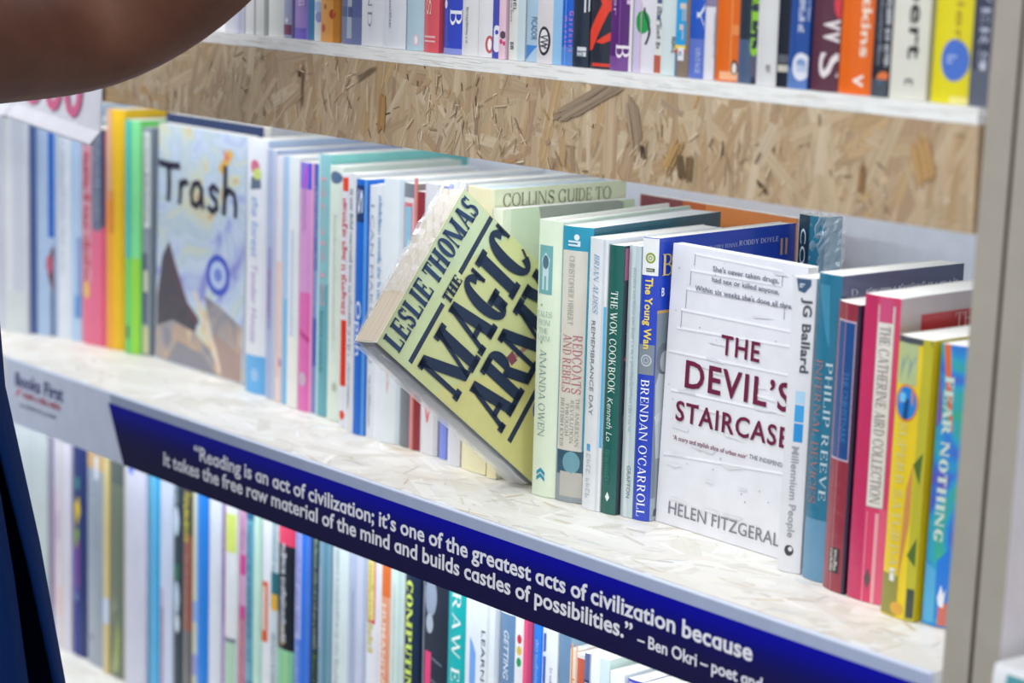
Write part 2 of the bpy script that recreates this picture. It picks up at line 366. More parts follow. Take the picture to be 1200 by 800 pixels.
# ---------------------------------------------------------------- bookcase of strand board
def tint_mat(name, rough, grain):
    m = bpy.data.materials.new(name); m.use_nodes = True; nt = m.node_tree; b = nt.nodes['Principled BSDF']; b.inputs['Roughness'].default_value = rough
    at = nt.nodes.new('ShaderNodeVertexColor'); at.layer_name = 'tint'; uv = nt.nodes.new('ShaderNodeUVMap')
    mp = nt.nodes.new('ShaderNodeMapping'); mp.inputs['Scale'].default_value = (14, 420, 1); n = nt.nodes.new('ShaderNodeTexNoise'); n.inputs['Scale'].default_value = 1; n.inputs['Detail'].default_value = 5
    nt.links.new(uv.outputs['UV'], mp.inputs['Vector']); nt.links.new(mp.outputs['Vector'], n.inputs['Vector'])
    mr = nt.nodes.new('ShaderNodeMapRange'); mr.inputs['From Min'].default_value = .3; mr.inputs['From Max'].default_value = .7; mr.inputs['To Min'].default_value = 1 - grain; mr.inputs['To Max'].default_value = 1 + grain * .5
    nt.links.new(n.outputs['Fac'], mr.inputs['Value'])
    mx = nt.nodes.new('ShaderNodeMix'); mx.data_type = 'RGBA'; mx.blend_type = 'MULTIPLY'; mx.inputs['Factor'].default_value = 1
    nt.links.new(at.outputs['Color'], mx.inputs[6]); nt.links.new(mr.outputs['Result'], mx.inputs[7]); nt.links.new(mx.outputs[2], b.inputs['Base Color'])
    bp = nt.nodes.new('ShaderNodeBump'); bp.inputs['Strength'].default_value = .35; bp.inputs['Distance'].default_value = .0006
    nt.links.new(n.outputs['Fac'], bp.inputs['Height']); nt.links.new(bp.outputs['Normal'], b.inputs['Normal'])
    return m
def clip(poly, x0, x1, y0, y1):
    for ax, lim, sg in ((0, x0, 1), (0, x1, -1), (1, y0, 1), (1, y1, -1)):
        out = []
        for i in range(len(poly)):
            p, q = poly[i - 1], poly[i]; a = (p[ax] - lim) * sg; b = (q[ax] - lim) * sg
            if (a >= 0) != (b >= 0):
                t = a / (a - b); out.append((p[0] + (q[0] - p[0]) * t, p[1] + (q[1] - p[1]) * t))
            if b >= 0: out.append(q)
        poly = out
        if len(poly) < 3: return []
    return poly
def flakes(mb, o, ax, ay, nrm, w_, h_, n, pal, material, angle, size, seed, step=2.2e-7, tone=1.0):
    rnd = random.Random(seed); o, ax, ay, nrm = map(Vector, (o, ax, ay, nrm))
    for i in range(n):
        cx, cy = rnd.uniform(0, w_), rnd.uniform(0, h_); L = rnd.uniform(*size[0]) / 2; W = rnd.uniform(*size[1]) / 2
        if i > n * .8: W *= .45; L *= .75
        a = angle(rnd); c, s = math.cos(a), math.sin(a)
        w1, w2 = W * rnd.uniform(.7, 1), W * rnd.uniform(.7, 1)
        sh = [(-L * rnd.uniform(.72, 1), -w1), (L * rnd.uniform(.72, 1), -w1 * rnd.uniform(.8, 1))] + [(L * rnd.uniform(.7, 1), w2 * k) for k in (-.55, -.2, .15, .5)] + [(L * rnd.uniform(.72, 1), w2), (-L * rnd.uniform(.72, 1), w2 * rnd.uniform(.8, 1))] + [(-L * rnd.uniform(.7, 1), w1 * k) for k in (.55, .2, -.15, -.5)]
        P = clip([(cx + x * c - y * s, cy + x * s + y * c) for x, y in sh], 0, w_, 0, h_)
        if not P: continue
        col = rgb(rnd.choice(pal)); f = rnd.uniform(.93, 1.05) * tone; col = tuple(x * f for x in col)
        uv = [(((x - cx) * c + (y - cy) * s) + i * .37, (-(x - cx) * s + (y - cy) * c) + i * .731) for x, y in P]
        mb.poly([o + ax * x + ay * y + nrm * (2e-5 + i * step) for x, y in P], material, uv, col)
white_paint = mat('#eef0f0', .5); grey_paint = mat('#a5a096', .55); back_paint = mat('#e9eef8', .6)
XL, XR = -1.50, 0.0
bc = empty('bookcase', (-.75, .15, -1.09), 'strand-board bookcase with white painted shelves and grey edged right upright', 'bookcase')
osb = tint_mat('strand_board', .6, .22); osbw = tint_mat('painted_strand_board', .5, .05)
PAL = ['#c3ab8c', '#c9b292', '#bfa684', '#ceb99b', '#c6af8f', '#bb9f7c', '#ccb696', '#c1a888', '#c7b090', '#d5c2a6', '#b89f80', '#c1a37a', '#b3977a']
DARK = ['#b29c7e', '#a8927a', '#bd9460', '#9c866c', '#b8a388']
mb = MB(); mb.box((XL, 0.0, .2478), (.0075, .012, .3069), mat('#b39a79', .6))
up = lambda r: r.choice((r.gauss(1.5, .25), r.gauss(1.35, .3), r.gauss(1.1, .5), r.uniform(0, 3.1)))
flakes(mb, (XL, 0, .2478), (1, 0, 0), (0, 0, 1), (0, -1, 0), .0075 - XL, .0591, 2100, PAL, osb, up, ((.03, .10), (.010, .030)), 3, tone=.93)
flakes(mb, (XL, -.0006, .2478), (1, 0, 0), (0, 0, 1), (0, -1, 0), .0075 - XL, .0591, 170, DARK + PAL[:9], osb, up, ((.006, .030), (.0008, .005)), 5)
flakes(mb, (XL, -.001, .2478), (1, 0, 0), (0, 0, 1), (0, -1, 0), .0075 - XL, .0591, 170, ['#5f4c36', '#7a6348', '#e6d6ba', '#e6d6ba'], osb, up, ((.003, .010), (.0004, .0016)), 6)
# nests of fine chips, then the strands one notices: the long grey one, the dark notches, the orange ones
rnd = random.Random(21)
def chip(x, z, L, W, a, col):
    c_, s_ = math.cos(a), math.sin(a); e = [rnd.uniform(.6, 1) for _ in range(6)]
    P = clip([(x + p * c_ - q * s_, z + p * s_ + q * c_) for p, q in ((-L / 2 * e[0], -W / 2), (L / 2 * e[1], -W / 2), (L / 2, 0), (L / 2 * e[2], W / 2), (-L / 2 * e[3], W / 2), (-L / 2, 0))], XL, .007, .2479, .3068)
    y = -.0012 - rnd.uniform(0, .0004)
    if P: mb.poly([(p, y, q) for p, q in P], osb, [((p - x) * c_ + (q - z) * s_ + x * 7, -(p - x) * s_ + (q - z) * c_ + z * 5) for p, q in P], col)
for (x0, z0, sx, sz, n) in ((-.487, .277, .010, .016, 46), (-.452, .268, .010, .012, 34), (-.425, .283, .012, .012, 30), (-.395, .262, .012, .008, 26), (-.352, .278, .01, .014, 24), (-.595, .28, .012, .014, 30), (-.665, .285, .012, .01, 20),
                            (-.30, .262, .02, .008, 22), (-.255, .272, .01, .012, 30), (-.19, .268, .012, .01, 26), (-.14, .28, .015, .012, 24), (-.71, .27, .02, .012, 22), (-.06, .262, .02, .008, 16)):
    for i in range(int(n * .5)): chip(rnd.gauss(x0, sx), rnd.gauss(z0, sz), rnd.uniform(.003, .014), rnd.uniform(.0004, .0014), rnd.gauss(1.3, .8), rgb(rnd.choice(('#9c8466', '#a98f6c', '#d9c6a8', '#d3be9e', '#86704f', '#c5aa84', '#b4966e', '#dccab0'))))
for (x, z, L, W, a, c) in ((-.315, .295, .075, .010, .42, '#9a8873'), (-.272, .285, .034, .010, 1.85, '#a18c76'), (-.262, .268, .009, .004, 1.7, '#4a3c2e'), (-.648, .281, .034, .0022, 1.52, '#7b6550'), (-.652, .291, .006, .003, 1.4, '#5a4936'),
                          (-.545, .270, .030, .008, 1.5, '#b18a56'), (-.235, .268, .03, .007, 1.0, '#b8945f'), (-.03, .285, .03, .012, 1.9, '#b9935f'), (-.075, .27, .02, .004, 1.5, '#98744a'), (-.565, .296, .03, .002, .45, '#7f6c54'), (-.227, .262, .018, .006, 1.75, '#6f5a40'), (-.219, .262, .018, .005, 1.5, '#7d6344'), (-.155, .257, .012, .002, 2.5, '#5c4a36')):
    for k in range(7):
        o_ = (k - 3) / 7 * W; v = rnd.uniform(.88, 1.1)
        chip(x - o_ * math.sin(a) + rnd.uniform(-.1, .1) * L * math.cos(a), z + o_ * math.cos(a) + rnd.uniform(-.1, .1) * L * math.sin(a), L * rnd.uniform(.65, 1), W / 7 * 1.9, a + rnd.gauss(0, .03), tuple(v * q for q in rgb(c)))
o = mb.build('front_fascia', bc); tag(o, 'bare strand-board front fascia below the upper shelf')
mb = MB(); mb.box((XL, -.0006, .3069), (.0065, .30, .316), mat('#f2f4f4', .5))
rnd = random.Random(11)
for i in range(420):   # brush marks and board edge showing through the paint
    x = rnd.uniform(XL, 0); L = rnd.uniform(.006, .03); z = rnd.uniform(.3073, .3154); d = rnd.uniform(.0002, .0006); y_ = -.00063 - i * 1e-6
    mb.poly([(x, y_, z), (x + L, y_, z - d), (x + L, y_, z), (x + L * .3, y_, z + d)], mat(rnd.choice(('#eceff0', '#f4f6f6', '#e9eced', '#e2e0da')), .5))
mb.build('upper_shelf', bc)
WP = ['#e9e6df', '#ebe8e2', '#e6e3db', '#eeece7', '#e3dfd6', '#e9e6de', '#ebe9e3', '#edeae4', '#e0dcd1', '#e8e5dd']
flat = lambda r: r.choice((r.gauss(.15, .3), r.gauss(-.2, .35), r.gauss(0.5, .5), r.uniform(0, 3.1)))
for nm, z in (('lower_shelf', 0.0), ('bottom_shelf', -.316)):
    mb = MB(); mb.box((XL, 0.0, z - .018), (XR, .30, z - .0004), white_paint)
    mb.box((XL, 0.0, z - .058), (XR, .012, z - .018), white_paint)
    flakes(mb, (XL, 0, z - .0004), (1, 0, 0), (0, 1, 0), (0, 0, 1), XR - XL, .3, 2600, WP, osbw, flat, ((.03, .11), (.008, .032)), 8, 8e-8)
    flakes(mb, (XL, 0, z - .0002), (1, 0, 0), (0, 1, 0), (0, 0, 1), XR - XL, .3, 620, ['#d6d0c3', '#dad5ca', '#cfcdc7', '#d3d6d6', '#d6c8ae', '#f2f2f0', '#f2f2f0'], osbw, flat, ((.006, .034), (.0008, .004)), 9, 1e-7)
    flakes(mb, (XL, 0, z - .00012), (1, 0, 0), (0, 1, 0), (0, 0, 1), XR - XL, .3, 420, ['#b3ab9c', '#c4b393', '#a9adae', '#bcb5a8'], osbw, flat, ((.004, .022), (.0003, .001)), 10, 1e-7)
    mb.build(nm, bc)
mb = MB(); mb.box((XL, .30, -1.09), (.0055, .309, .75), back_paint); mb.build('back_panel', bc)
mb = MB(); n = 1   # right upright: it leans a touch outwards to the top
def upright(x0, x1, y0, y1, name, parent):
    mb = MB(); k = .0075 / .33
    vs = [(x + k * max(0, z), y, z) for z in (-1.09, 0.0, .75) for x, y in ((x0, y0), (x1, y0), (x1, y1), (x0, y1))]
    mb.mesh(vs, [(0, 3, 2, 1), (8, 9, 10, 11), (0, 1, 5, 4), (4, 5, 9, 8)], grey_paint)
    side = lambda a, b, m_: mb.mesh(vs, [(a + j, b + j, b + 4 + j, a + 4 + j) for j in (0, 4)], m_)
    raw = mat('#5f4c38', .8); wht = mat('#eae8ec', .6)     # dark brown on the facing sides puts the gap's shade into the colour
    side(1, 2, raw if x0 < .02 else wht); side(2, 3, wht); side(3, 0, wht if x0 < .02 else raw); return mb.build(name, parent)
upright(.0060, .0248, -.0015, .31, 'side_panel', bc)
b2 = empty('bookcase', (.5, .15, -1.09), 'second bookcase, white inside with grey edge, beyond the right upright', 'bookcase')
upright(.0274, .0455, -.0015, .31, 'side_panel', b2)
mb = MB(); mb.box((.012, .316, -1.09), (.95, .325, .75), back_paint); mb.build('back_panel', b2)
mb = MB(); mb.box((.046, 0, -.018), (.95, .30, 0.0), white_paint); mb.build('lower_shelf', b2)
mb = MB(); mb.box((.0535, 0, .307), (.95, .30, .316), white_paint); mb.build('upper_shelf', b2)
mb = MB(); mb.box((-3.2, -3.2, -1.10), (2.5, .6, -1.0902), mat('#8d8f94', .6)); tag(mb.build('floor'), kind='structure')

# ---------------------------------------------------------------- quote banner on the lower shelf edge
bn = empty('banner', (-.565, -.002, -.0597), 'long white and navy printed banner with a reading quotation on the lower shelf edge', 'banner')
mb = MB(); mb.box((-1.133, -.0030, -.0597), (-.0005, -.0004, -.0006), mat('#dbe5fb', .5)); face = mb.build('panel', bn, .0004)
def field_mat():
    m = bpy.data.materials.new('navy_print'); m.use_nodes = True; nt = m.node_tree; b = nt.nodes['Principled BSDF']; b.inputs['Roughness'].default_value = .6; b.inputs['Specular IOR Level'].default_value = .15
    at = nt.nodes.new('ShaderNodeVertexColor'); at.layer_name = 'tint'; nt.links.new(at.outputs['Color'], b.inputs['Base Color']); return m
mb = MB(); mb.poly([(-.935, -.00311, -.0094), (-.0006, -.00311, -.0094), (-.0006, -.00311, -.0018), (-.9375, -.00311, -.0018)], mat('#a6b3d0', .5)); mb.build('edge_strip', face)
mb = MB(); fm = field_mat()
grad = [(-.0095, '#060aa4'), (-.016, '#070a98'), (-.024, '#0c0e74'), (-.032, '#12125a'), (-.042, '#18164a'), (-.0596, '#1b1842')]
def xs(z): return -.940 + (.027 / .0505) * (-.0095 - z)
for i in range(len(grad) - 1):
    (za, ca), (zb, cb) = grad[i], grad[i + 1]
    mb.v += [(xs(za), -.00312, za), (xs(zb), -.00312, zb), (-.0006, -.00312, zb), (-.0006, -.00312, za)]
    i0 = len(mb.v) - 4; mb.f.append([i0, i0 + 1, i0 + 2, i0 + 3]); mb.mi.append(mb.m(fm)); mb.uv.append(None); mb.col.append(rgb(ca))
fo = mb.build('navy_field', face)
ca_ = fo.data.color_attributes['tint']
for k, p in enumerate(fo.data.polygons):
    for j, li in enumerate(p.loop_indices): ca_.data[li].color = (*rgb(grad[k][1] if j in (0, 3) else grad[k + 1][1]), 1)
def flat_text(name, parent, s, x0, x1, zb, zt, y, col, font):
    mb = MB(); vs, fs = text_geo(s, font); mb.mesh([(x0 + a * (x1 - x0), y, zb + b * (zt - zb)) for a, b in vs], fs, mat(col, .5)); return mb.build(name, parent)
flat_text('quotation_line', face, '\u201cReading is an act of civilization; it\u2019s one of the greatest acts of civilization because', -.797, -.1425, -.0312, -.0195, -.0033, '#eceef8', 'round')
flat_text('quotation_line', face, 'It takes the free raw material of the mind and builds castles of possibilities.\u201d', -.8455, -.2525, -.0462, -.0345, -.0033, '#eceef8', 'round')
flat_text('attribution', face, '\u2013 Ben Okri \u2013 poet and', -.2475, -.133, -.0472, -.0388, -.0033, '#e6e8f4', 'round')
flat_text('logo_lettering', face, 'Books First', -1.113, -1.021, -.0232, -.0105, -.0033, '#272a78', 'black')
bl = lambda u, v, o_=0: Vector((u / 1000, -.0033, v / 1000))
letters('logo_lettering', face, bl, None, [('q', -1098, -1026, -32.5, -26.2, '#e0415f'), ('q', -1105, -1032, -41.5, -38.2, '#5a6184')], False)
mb = MB(); mb.poly([(-1.113, -.0033, -.033), (-1.110, -.0033, -.033), (-1.101, -.0033, -.0255), (-1.106, -.0033, -.0255)], mat('#e0415f')); mb.build('logo_mark', face)

# ---------------------------------------------------------------- price cards hung on the fascia
def card(x0, x1, z0, z1, drop, label, digits):
    e = empty('price_card', ((x0 + x1) / 2, -.004, z1), label, 'price card'); mb = MB(); n = 1
    def P(u, v, y): return (x0 + u * (x1 - x0), y, z0 + v * (z1 - z0) - u * drop)
    cm = mat('#eceefa', .35)
    for (va, ya, vb, yb) in ((1, -.0018, .16, -.005), (.16, -.005, .0, -.013), (.0, -.013, .03, -.015), (.03, -.015, .15, -.0062)):
        mb.poly([P(0, vb, yb), P(1, vb, yb), P(1, va, ya), P(0, va, ya)], cm); mb.poly([P(0, vb, yb + .0007), P(0, va, ya + .0007), P(1, va, ya + .0007), P(1, vb, yb + .0007)], cm)
    mb.build('card_holder', e)
    if digits:
        mb = MB(); vs, fs = text_geo('500', 'bold'); mb.mesh([P(.14 + a * .66, .24 + b * .66, -.0062 + (.24 + b * .66 - .16) * .0038 - .0004) for a, b in vs], fs, mat('#e2709c', .5)); mb.build('price_digits', e)
    return e
card(-1.106, -.950, .2225, .300, .0125, 'white price card with pink 500 hanging from the fascia under the raised arm', True)
card(-1.275, -1.1095, .2255, .300, .004, 'lavender blue card at the left frame edge beside the pink 500 card', False)

# ---------------------------------------------------------------- upper shelf books (mm)
GT = 'paperbacks along the upper shelf'
def T(x0, x1, c, label, h=None, y=4, **kw):
    rnd = random.Random(int(x0)); h = h or rnd.choice((178, 196, 198, 198, 203)); kw.setdefault('wrap', rnd.choice((0, 0, .12)))
    y = y + rnd.uniform(0, 3); shelf_book((x0 + .4, y), (x1 - .4, y + rnd.uniform(0, 2.5)), h, rnd.uniform(120, 130), 5, label, GT, z0=316.2, spine=c, lean=kw.pop('lean', .0), **kw)
T(-770.5, -755.4, '#dcdfe8', 'thin white book nearest the raised arm on the upper shelf')
T(-755.4, -739.2, '#d3d6ec', 'lavender white book next to the arm on the upper shelf', sart=[('b', 0, 60, '#c4c8de', 9, 13)])
T(-737.3, -711.0, '#e3e6e8', 'wide white book with grey right edge beside the lavender white one', sart=[('b', 0, 40, '#a9adb0', 15, 17)])
T(-706.2, -683.5, '#e4eae8', 'plain off-white book left of the lilac one with a maroon block')
T(-682.9, -671.7, '#a3a8cc', 'thin lilac book with a maroon block low on its spine', sart=[('b', 2.3, 10.0, '#83486a'), ('c', 5, 13.2, 2, '#dfe2ee')])
T(-671.2, -654.9, '#a78fd6', 'purple book with pale lettering on the upper shelf', sart=[('b', 0, 8.2, '#7d6fcf')], stext=[('q', 120, 22, 5, 13, '#d4c6ee')])
T(-654.3, -643.4, '#4b8dbb', 'thin blue and teal book between the purple and the orange books', sart=[('b', 0, 190, '#6f74c9', 0, 4)])
T(-642.8, -635.4, '#e6edf0', 'thin white book with blue flowers left of the spotted orange book', sart=[('c', 5, 17.6, 4, '#9aa6e0'), ('c', 4, 25.1, 4, '#b9cdf2')])
T(-634.8, -610.1, '#e2a04e', 'orange book with red spots on its spine', sart=[('c', 5, 9.9, 3.2, '#c4502f'), ('c', 17, 20.6, 3.5, '#b8452f'), ('b', 0, 200, '#c08034', 18, 24), ('c', 8, 25.7, 2, '#a86a2a')])
T(-608.5, -581.6, '#606a9d', 'mottled blue-violet book right of the spotted orange one', sart=[('b', 0, 19.5, '#717aa8', 0, 24), ('p', '#a6b7c6', [(8, 4), (14, 4), (14, 38), (9, 36)]), ('b', 19.5, 26.9, '#42598c', 1, 14)], stext=[('q', 120, 58, 9, 16, '#cdd7e4')])
T(-580.5, -553.2, '#dfe3ea', 'white book with two lines of grey capitals right of the blue-violet book', stext=[('t', 'THE ISLAND', 130, 14, 9, 14, '#8a93a5', 'fine'), ('t', 'VICTORIA', 130, 34, 17, 21.5, '#8a93a5', 'fine')])
T(-552.7, -526.1, '#dfe4ee', 'white book with one small grey line low on its spine', stext=[('q', 43, 14, 9, 12, '#9aa1ae')])
T(-525.1, -506.2, '#b6d2e2', 'pale blue book with a small pink oval emblem', sart=[('c', 11, 7.5, 3.2, '#dcc6d6', 4.4), ('c', 11, 7.5, 1.4, '#f0f2f6', 2.8)], stext=[('t', 'Diary', 120, 35, 7, 12, '#7f9cb8', 'serif')])
T(-504.7, -484.1, '#e0606a', 'red book fading to orange at the top with white lettering', sart=[('b', 62, 200, '#e39a6b'), ('b', 45, 62, '#e2835f'), ('b', 10, 11.4, '#f2c2c4', 2, 15), ('b', 7, 8.2, '#f2c2c4', 2, 15), ('b', 0, 200, '#a8365c', 18.4, 20.4)], stext=[('t', 'FRANCIS', 120, 26, 5, 10.5, '#f0d9c8', 'serif')])
T(-483.1, -461.6, '#3a4fc6', 'royal blue book with yellow-green lettering and a white script letter', sart=[('b', 0, 4, '#8c98e0'), ('c', 3, 34, 2, '#e8ecfa', 3)], stext=[('t', 'HUXLEY', 120, 48, 6.5, 10.5, '#cfdbe0', 'bold'), ('t', 'DAMEN', 120, 50, 12.5, 16, '#b7d68e', 'bold'), ('t', 'B', 31, 20, 9, 20, '#eef0fa', 'serif'), ('q', 16, 14, 5, 18, '#c3caf0')])
T(-461.1, -444.2, '#dfe0e4', 'white book with small pink and grey capitals right of the royal blue book', stext=[('t', 'COACH', 110, 40, 4, 8, '#c79fb0', 'fine'), ('q', 33, 8, 5, 7.6, '#9aa59e')])
T(-443.2, -429.5, '#e4e4ea', 'white book with red oval emblem and grey lettering reading ophy', sart=[('c', 11, 8.9, 3.4, '#c4615f', 6), ('c', 11, 8.9, 1.5, '#f4f4f6', 4)], stext=[('t', 'Philosophy', 118, 48, 9, 14, '#8b93a2', 'sans')])
T(-429.0, -419.1, '#4a52b4', 'thin indigo book with a white rounded logo', sart=[('b', 7.2, 19.2, '#e9eaf7', 2, 8), ('c', 5, 7.2, 3, '#e9eaf7'), ('c', 5, 19.2, 3, '#e9eaf7'), ('c', 5, 17.5, 1.6, '#4a52b4'), ('b', 44, 200, '#d5d8e6', 9, 11)], stext=[('t', 'Wonder', 120, 40, 2, 7.5, '#cdd4f2', 'bold')])
T(-418.7, -411.2, '#e7c8d8', 'thin pink book with blue lettering and a dark flower', sart=[('c', 4.5, 16.3, 2.6, '#5d4a5e'), ('c', 3, 11.8, 1.6, '#d14a78'), ('c', 6, 10.7, 1.4, '#d14a78')], stext=[('t', 'Diet', 90, 44, 2, 6.5, '#5f90c0', 'black')])
T(-410.8, -392.8, '#e3e7e4', 'white book with small dark capitals running down, pale blue on its right edge', sart=[('b', 0, 200, '#c5d8e2', 11, 19)], stext=[('t', 'RACHEL', 57, 32, 5.5, 9.2, '#4c5560', 'sans'), ('q', 60, 25, 2, 4.5, '#9aa0a8'), ('q', 12, 7, 3, 7, '#56606a')])
T(-391.9, -377.9, '#a8c6dd', 'sky blue book with a dark publisher name and blue wedge at its foot', sart=[('p', '#4a86d2', [(0, 1), (0, 11), (11, 11)]), ('p', '#d98291', [(15, 0), (16, 9), (13, 2)])], stext=[('t', 'PICADOR', 29.7, 14.6, 5.5, 10.5, '#4d6c8c', 'sans')])
T(-377.5, -353.5, '#dcd9de', 'cream book with a round black and white emblem, blue right edge', sart=[('b', 0, 200, '#8fbfe6', 16, 27), ('c', 8, 14.8, 6.2, '#2d3038', 9.5), ('c', 8, 14.8, 4.4, '#e9e9ee', 7.5)], stext=[('t', 'VW', 18.9, 9.8, 4, 12.5, '#2d3038', 'bold'), ('q', 12, 9.5, 4, 12, '#77777f'), ('q', 8.6, 6.6, 4, 12, '#77777f')])
T(-353.1, -341.3, '#1760cf', 'bright blue book with spaced pink lettering', wrap=.3, sart=[('b', 0, 12, '#4f86d8'), ('b', 0, 200, '#7fb6f0', 3.4, 3.9)], stext=[('t', 'G a r d n e r s', 35.3, 8.9, 7, 10.5, '#d98ad0', 'sans'), ('t', 'm a r t i n', 31.9, 11.0, 3, 6, '#d98ad0', 'sans')])
T(-340.9, -325.4, '#232f42', 'dark navy book with white capitals NE and a small white emblem', wrap=.2, sart=[('b', 7.0, 13.0, '#d8dde6', 5.5, 13), ('b', 9.9, 10.5, '#232f42', 5.5, 13)], stext=[('t', 'INE', 96, 35.1, 11, 18.5, '#e8ebf2', 'bold'), ('q', 10, 7, 5, 13, '#9aa4b4')])
T(-325.0, -305.1, '#262c3b', 'black book with a big red slash and white lettering at its foot', wrap=.25, sart=[('p', '#e8432f', [(0, 62), (0, 71), (23, 62), (23, 56), (7, 61)]), ('p', '#e8432f', [(0, 62), (7, 61), (16, 44), (22, 47), (23, 52), (23, 41), (16, 36), (3, 12), (0, 11), (0, 24), (11, 41)]), ('p', '#e8432f', [(6, 17), (22, 26), (22, 20), (12, 16)]), ('b', 1.5, 3.6, '#d9402f', 3, 23)], stext=[('q', 14.5, 11, 3, 20, '#e4e2e2'), ('q', 10, 6, 3, 20, '#e4e2e2')])
T(-304.7, -286.9, '#5a2576', 'purple book with white script letter and lettering', wrap=.25, sart=[('b', 0, 200, '#8a5aa4', 8.4, 9.1), ('b', 0, 9, '#7a4d96')], stext=[('t', 'ENBY', 100, 35.2, 14, 18.6, '#d9c4e2', 'sans'), ('t', 'in Tyner', 80, 34.7, 3, 6.6, '#c6aed6', 'sans'), ('t', 'B', 16.8, 8.2, 6.5, 17, '#eee6f4', 'serif'), ('q', 14, 10.5, 3, 19, '#d9c4e2')])
T(-286.4, -283.2, '#e6e4e8', 'very thin white book between the purple and the green-dotted books')
T(-282.8, -263.7, '#dedde8', 'white book with a green dot and a black swirl on its spine', sart=[('b', 0, 46, '#cfc6e6', 0, 7), ('c', 8.5, 31.7, 6, '#139a4c', 7.2), ('b', 0, 44, '#d7a6b8', 7, 7.7)] + [('p', '#33343c', [(12 + 2.2 * math.sin(a) - .8, 33.5 - a * 4.6), (12 + 2.2 * math.sin(a) + .8, 33.5 - a * 4.6), (12 + 2.2 * math.sin(a + .5) + .8, 33.5 - (a + .5) * 4.6), (12 + 2.2 * math.sin(a + .5) - .8, 33.5 - (a + .5) * 4.6)]) for a in [-1.6 + .5 * i for i in range(10)]], stext=[('t', 'HEAVY', 108, 59, 10, 15, '#7c7d8c', 'fine'), ('q', 16, 12, 3, 20, '#a5a3b4')])
T(-263.3, -245.0, '#cfdfe2', 'pale book with dark wavy lettering and a red-brown patch at its foot', sart=[('b', 0, 200, '#dde2e0', 0, 8), ('b', 1, 12, '#b8604e', 0, 7)], stext=[('t', 'TIFFANY', 118, 27.8, 2, 7, '#4e5d8c', 'bold'), ('q', 42, 15, 2, 6, '#4c5466'), ('q', 24, 12, 15, 18.5, '#3e4a50')])
T(-244.6, -232.5, '#857468', 'brown-grey book with yellow, red and blue bands at its foot', sart=[('b', 0, 200, '#2d86b8', 0, 1.6), ('b', -1.3, 15.4, '#2b9ede', 0, 9), ('b', 14.3, 17.5, '#d1503a', 0, 9), ('b', 16.9, 19.3, '#f1d41e', 0, 9), ('b', 10, 18, '#dfe6ee', 3, 8)], stext=[('t', 'Suite Fr', 110, 22.1, 4, 9, '#cfc6bc', 'bold'), ('q', 15.5, 12, 4, 7, '#2b5a8e')])
T(-231.7, -217.1, '#1e55c0', 'shiny blue book with the white word PARTY on its spine', wrap=.3, sart=[('b', 0, 24, '#5c74c8'), ('b', 0, 200, '#7fa2e6', 13.5, 13.9)], stext=[('t', 'PARTY', 112, 30.6, 6, 11.5, '#d7e0f4', 'serif'), ('t', 'VINTAGE', 18.7, 3.1, 6, 9.5, '#c6d2f0', 'serif')])
T(-216.3, -208.0, '#dfdfe8', 'narrow white book with mauve and grey blocks', sart=[('b', 44, 54, '#8a7fa0'), ('b', 54, 62, '#6c5570', 5, 11), ('b', 62, 74, '#a9a8c0')], stext=[('q', 40, 12, 7, 9.6, '#8f8d9a')])
T(-207.2, -189.2, '#e2690a', 'orange book with a tiny white bird emblem left of the dark slate book', wrap=.2, sart=[('b', 0, 200, '#f0a860', 12, 12.6), ('b', 1, 6, '#f0b48c', 4, 20), ('c', 15, 8.7, 2.2, '#34302e', 4.4), ('c', 15, 8.2, 1.4, '#e9e6e2', 3.2), ('b', 28, 34, '#ef8f4c', 13, 19)])
T(-188.5, -171.6, '#243042', 'dark slate book with big green lettering on the upper shelf', wrap=.3, sart=[('b', 0, 26, '#4a5f80', 0, 12), ('b', 4, 20, '#56556c', 11, 16)], stext=[('t', 'DIANA JONES', 175, 16.4, 11, 20.5, '#8cc63c', 'fat')])
T(-170.9, -153.6, '#d9dbde', 'plain white book with one tiny dark mark right of the green-lettered slate book', stext=[('q', 12.2, 6.7, 9.5, 13.5, '#6b6e74')])
T(-153.2, -144.3, '#10182a', 'narrow black book with a pale mark at its foot', sart=[('b', 9, 13, '#c9c7b8', 1, 8), ('b', 14, 19, '#59606a', 1, 8), ('b', 0, 200, '#2a3244', 8, 9)])
T(-143.6, -127.2, '#1c4c9c', 'wrapped blue book with a white egg-shaped emblem', wrap=.35, sart=[('b', 0, 12, '#5a7fc0'), ('c', 11, 13.0, 6.5, '#e0e5f2', 8), ('c', 11, 15.0, 3.4, '#7d9ccc', 2.6), ('b', 10, 14, '#b9c8e4', 8, 15)], stext=[('q', 110, 32.7, 8, 12, '#d7e0f2'), ('q', 100, 39.7, 14, 17, '#b9c8e8')], lean=.012)
T(-126.5, -105.3, '#5a2f42', 'maroon book with big white capitals W and S', wrap=.2, sart=[('b', 0, 200, '#463a4a', 22, 29), ('c', 24, 50.0, 8, '#d63a4a', 10)], stext=[('t', 'W', 42.7, 26.7, 10, 27, '#e9e2e6', 'bold'), ('t', 'S', 22.3, 7.7, 8, 24, '#e9e2e6', 'bold')], lean=.012)
T(-104.6, -79.2, '#e8690f', 'wide orange book with white author line and a white V emblem', wrap=.15, stext=[('t', 'Robert C Atkins', 140, 21.3, 17, 23, '#f6e2d0', 'black'), ('t', 'v', 11.5, 4.3, 13, 24, '#f8ece4', 'bold')], lean=.014)
T(-77.9, -64.8, '#1a2130', 'black book with white lettering and a blue and orange emblem', wrap=.2, sart=[('c', 9.5, 7.4, 5.5, '#e2783c', 7), ('c', 9.5, 5.0, 5.2, '#2b8fcf', 5), ('b', 0, 10, '#47505c')], stext=[('q', 150, 17.2, 9.5, 14, '#d9dde4'), ('q', 140, 17.9, 4.5, 7.5, '#8f98a6')], lean=.014)
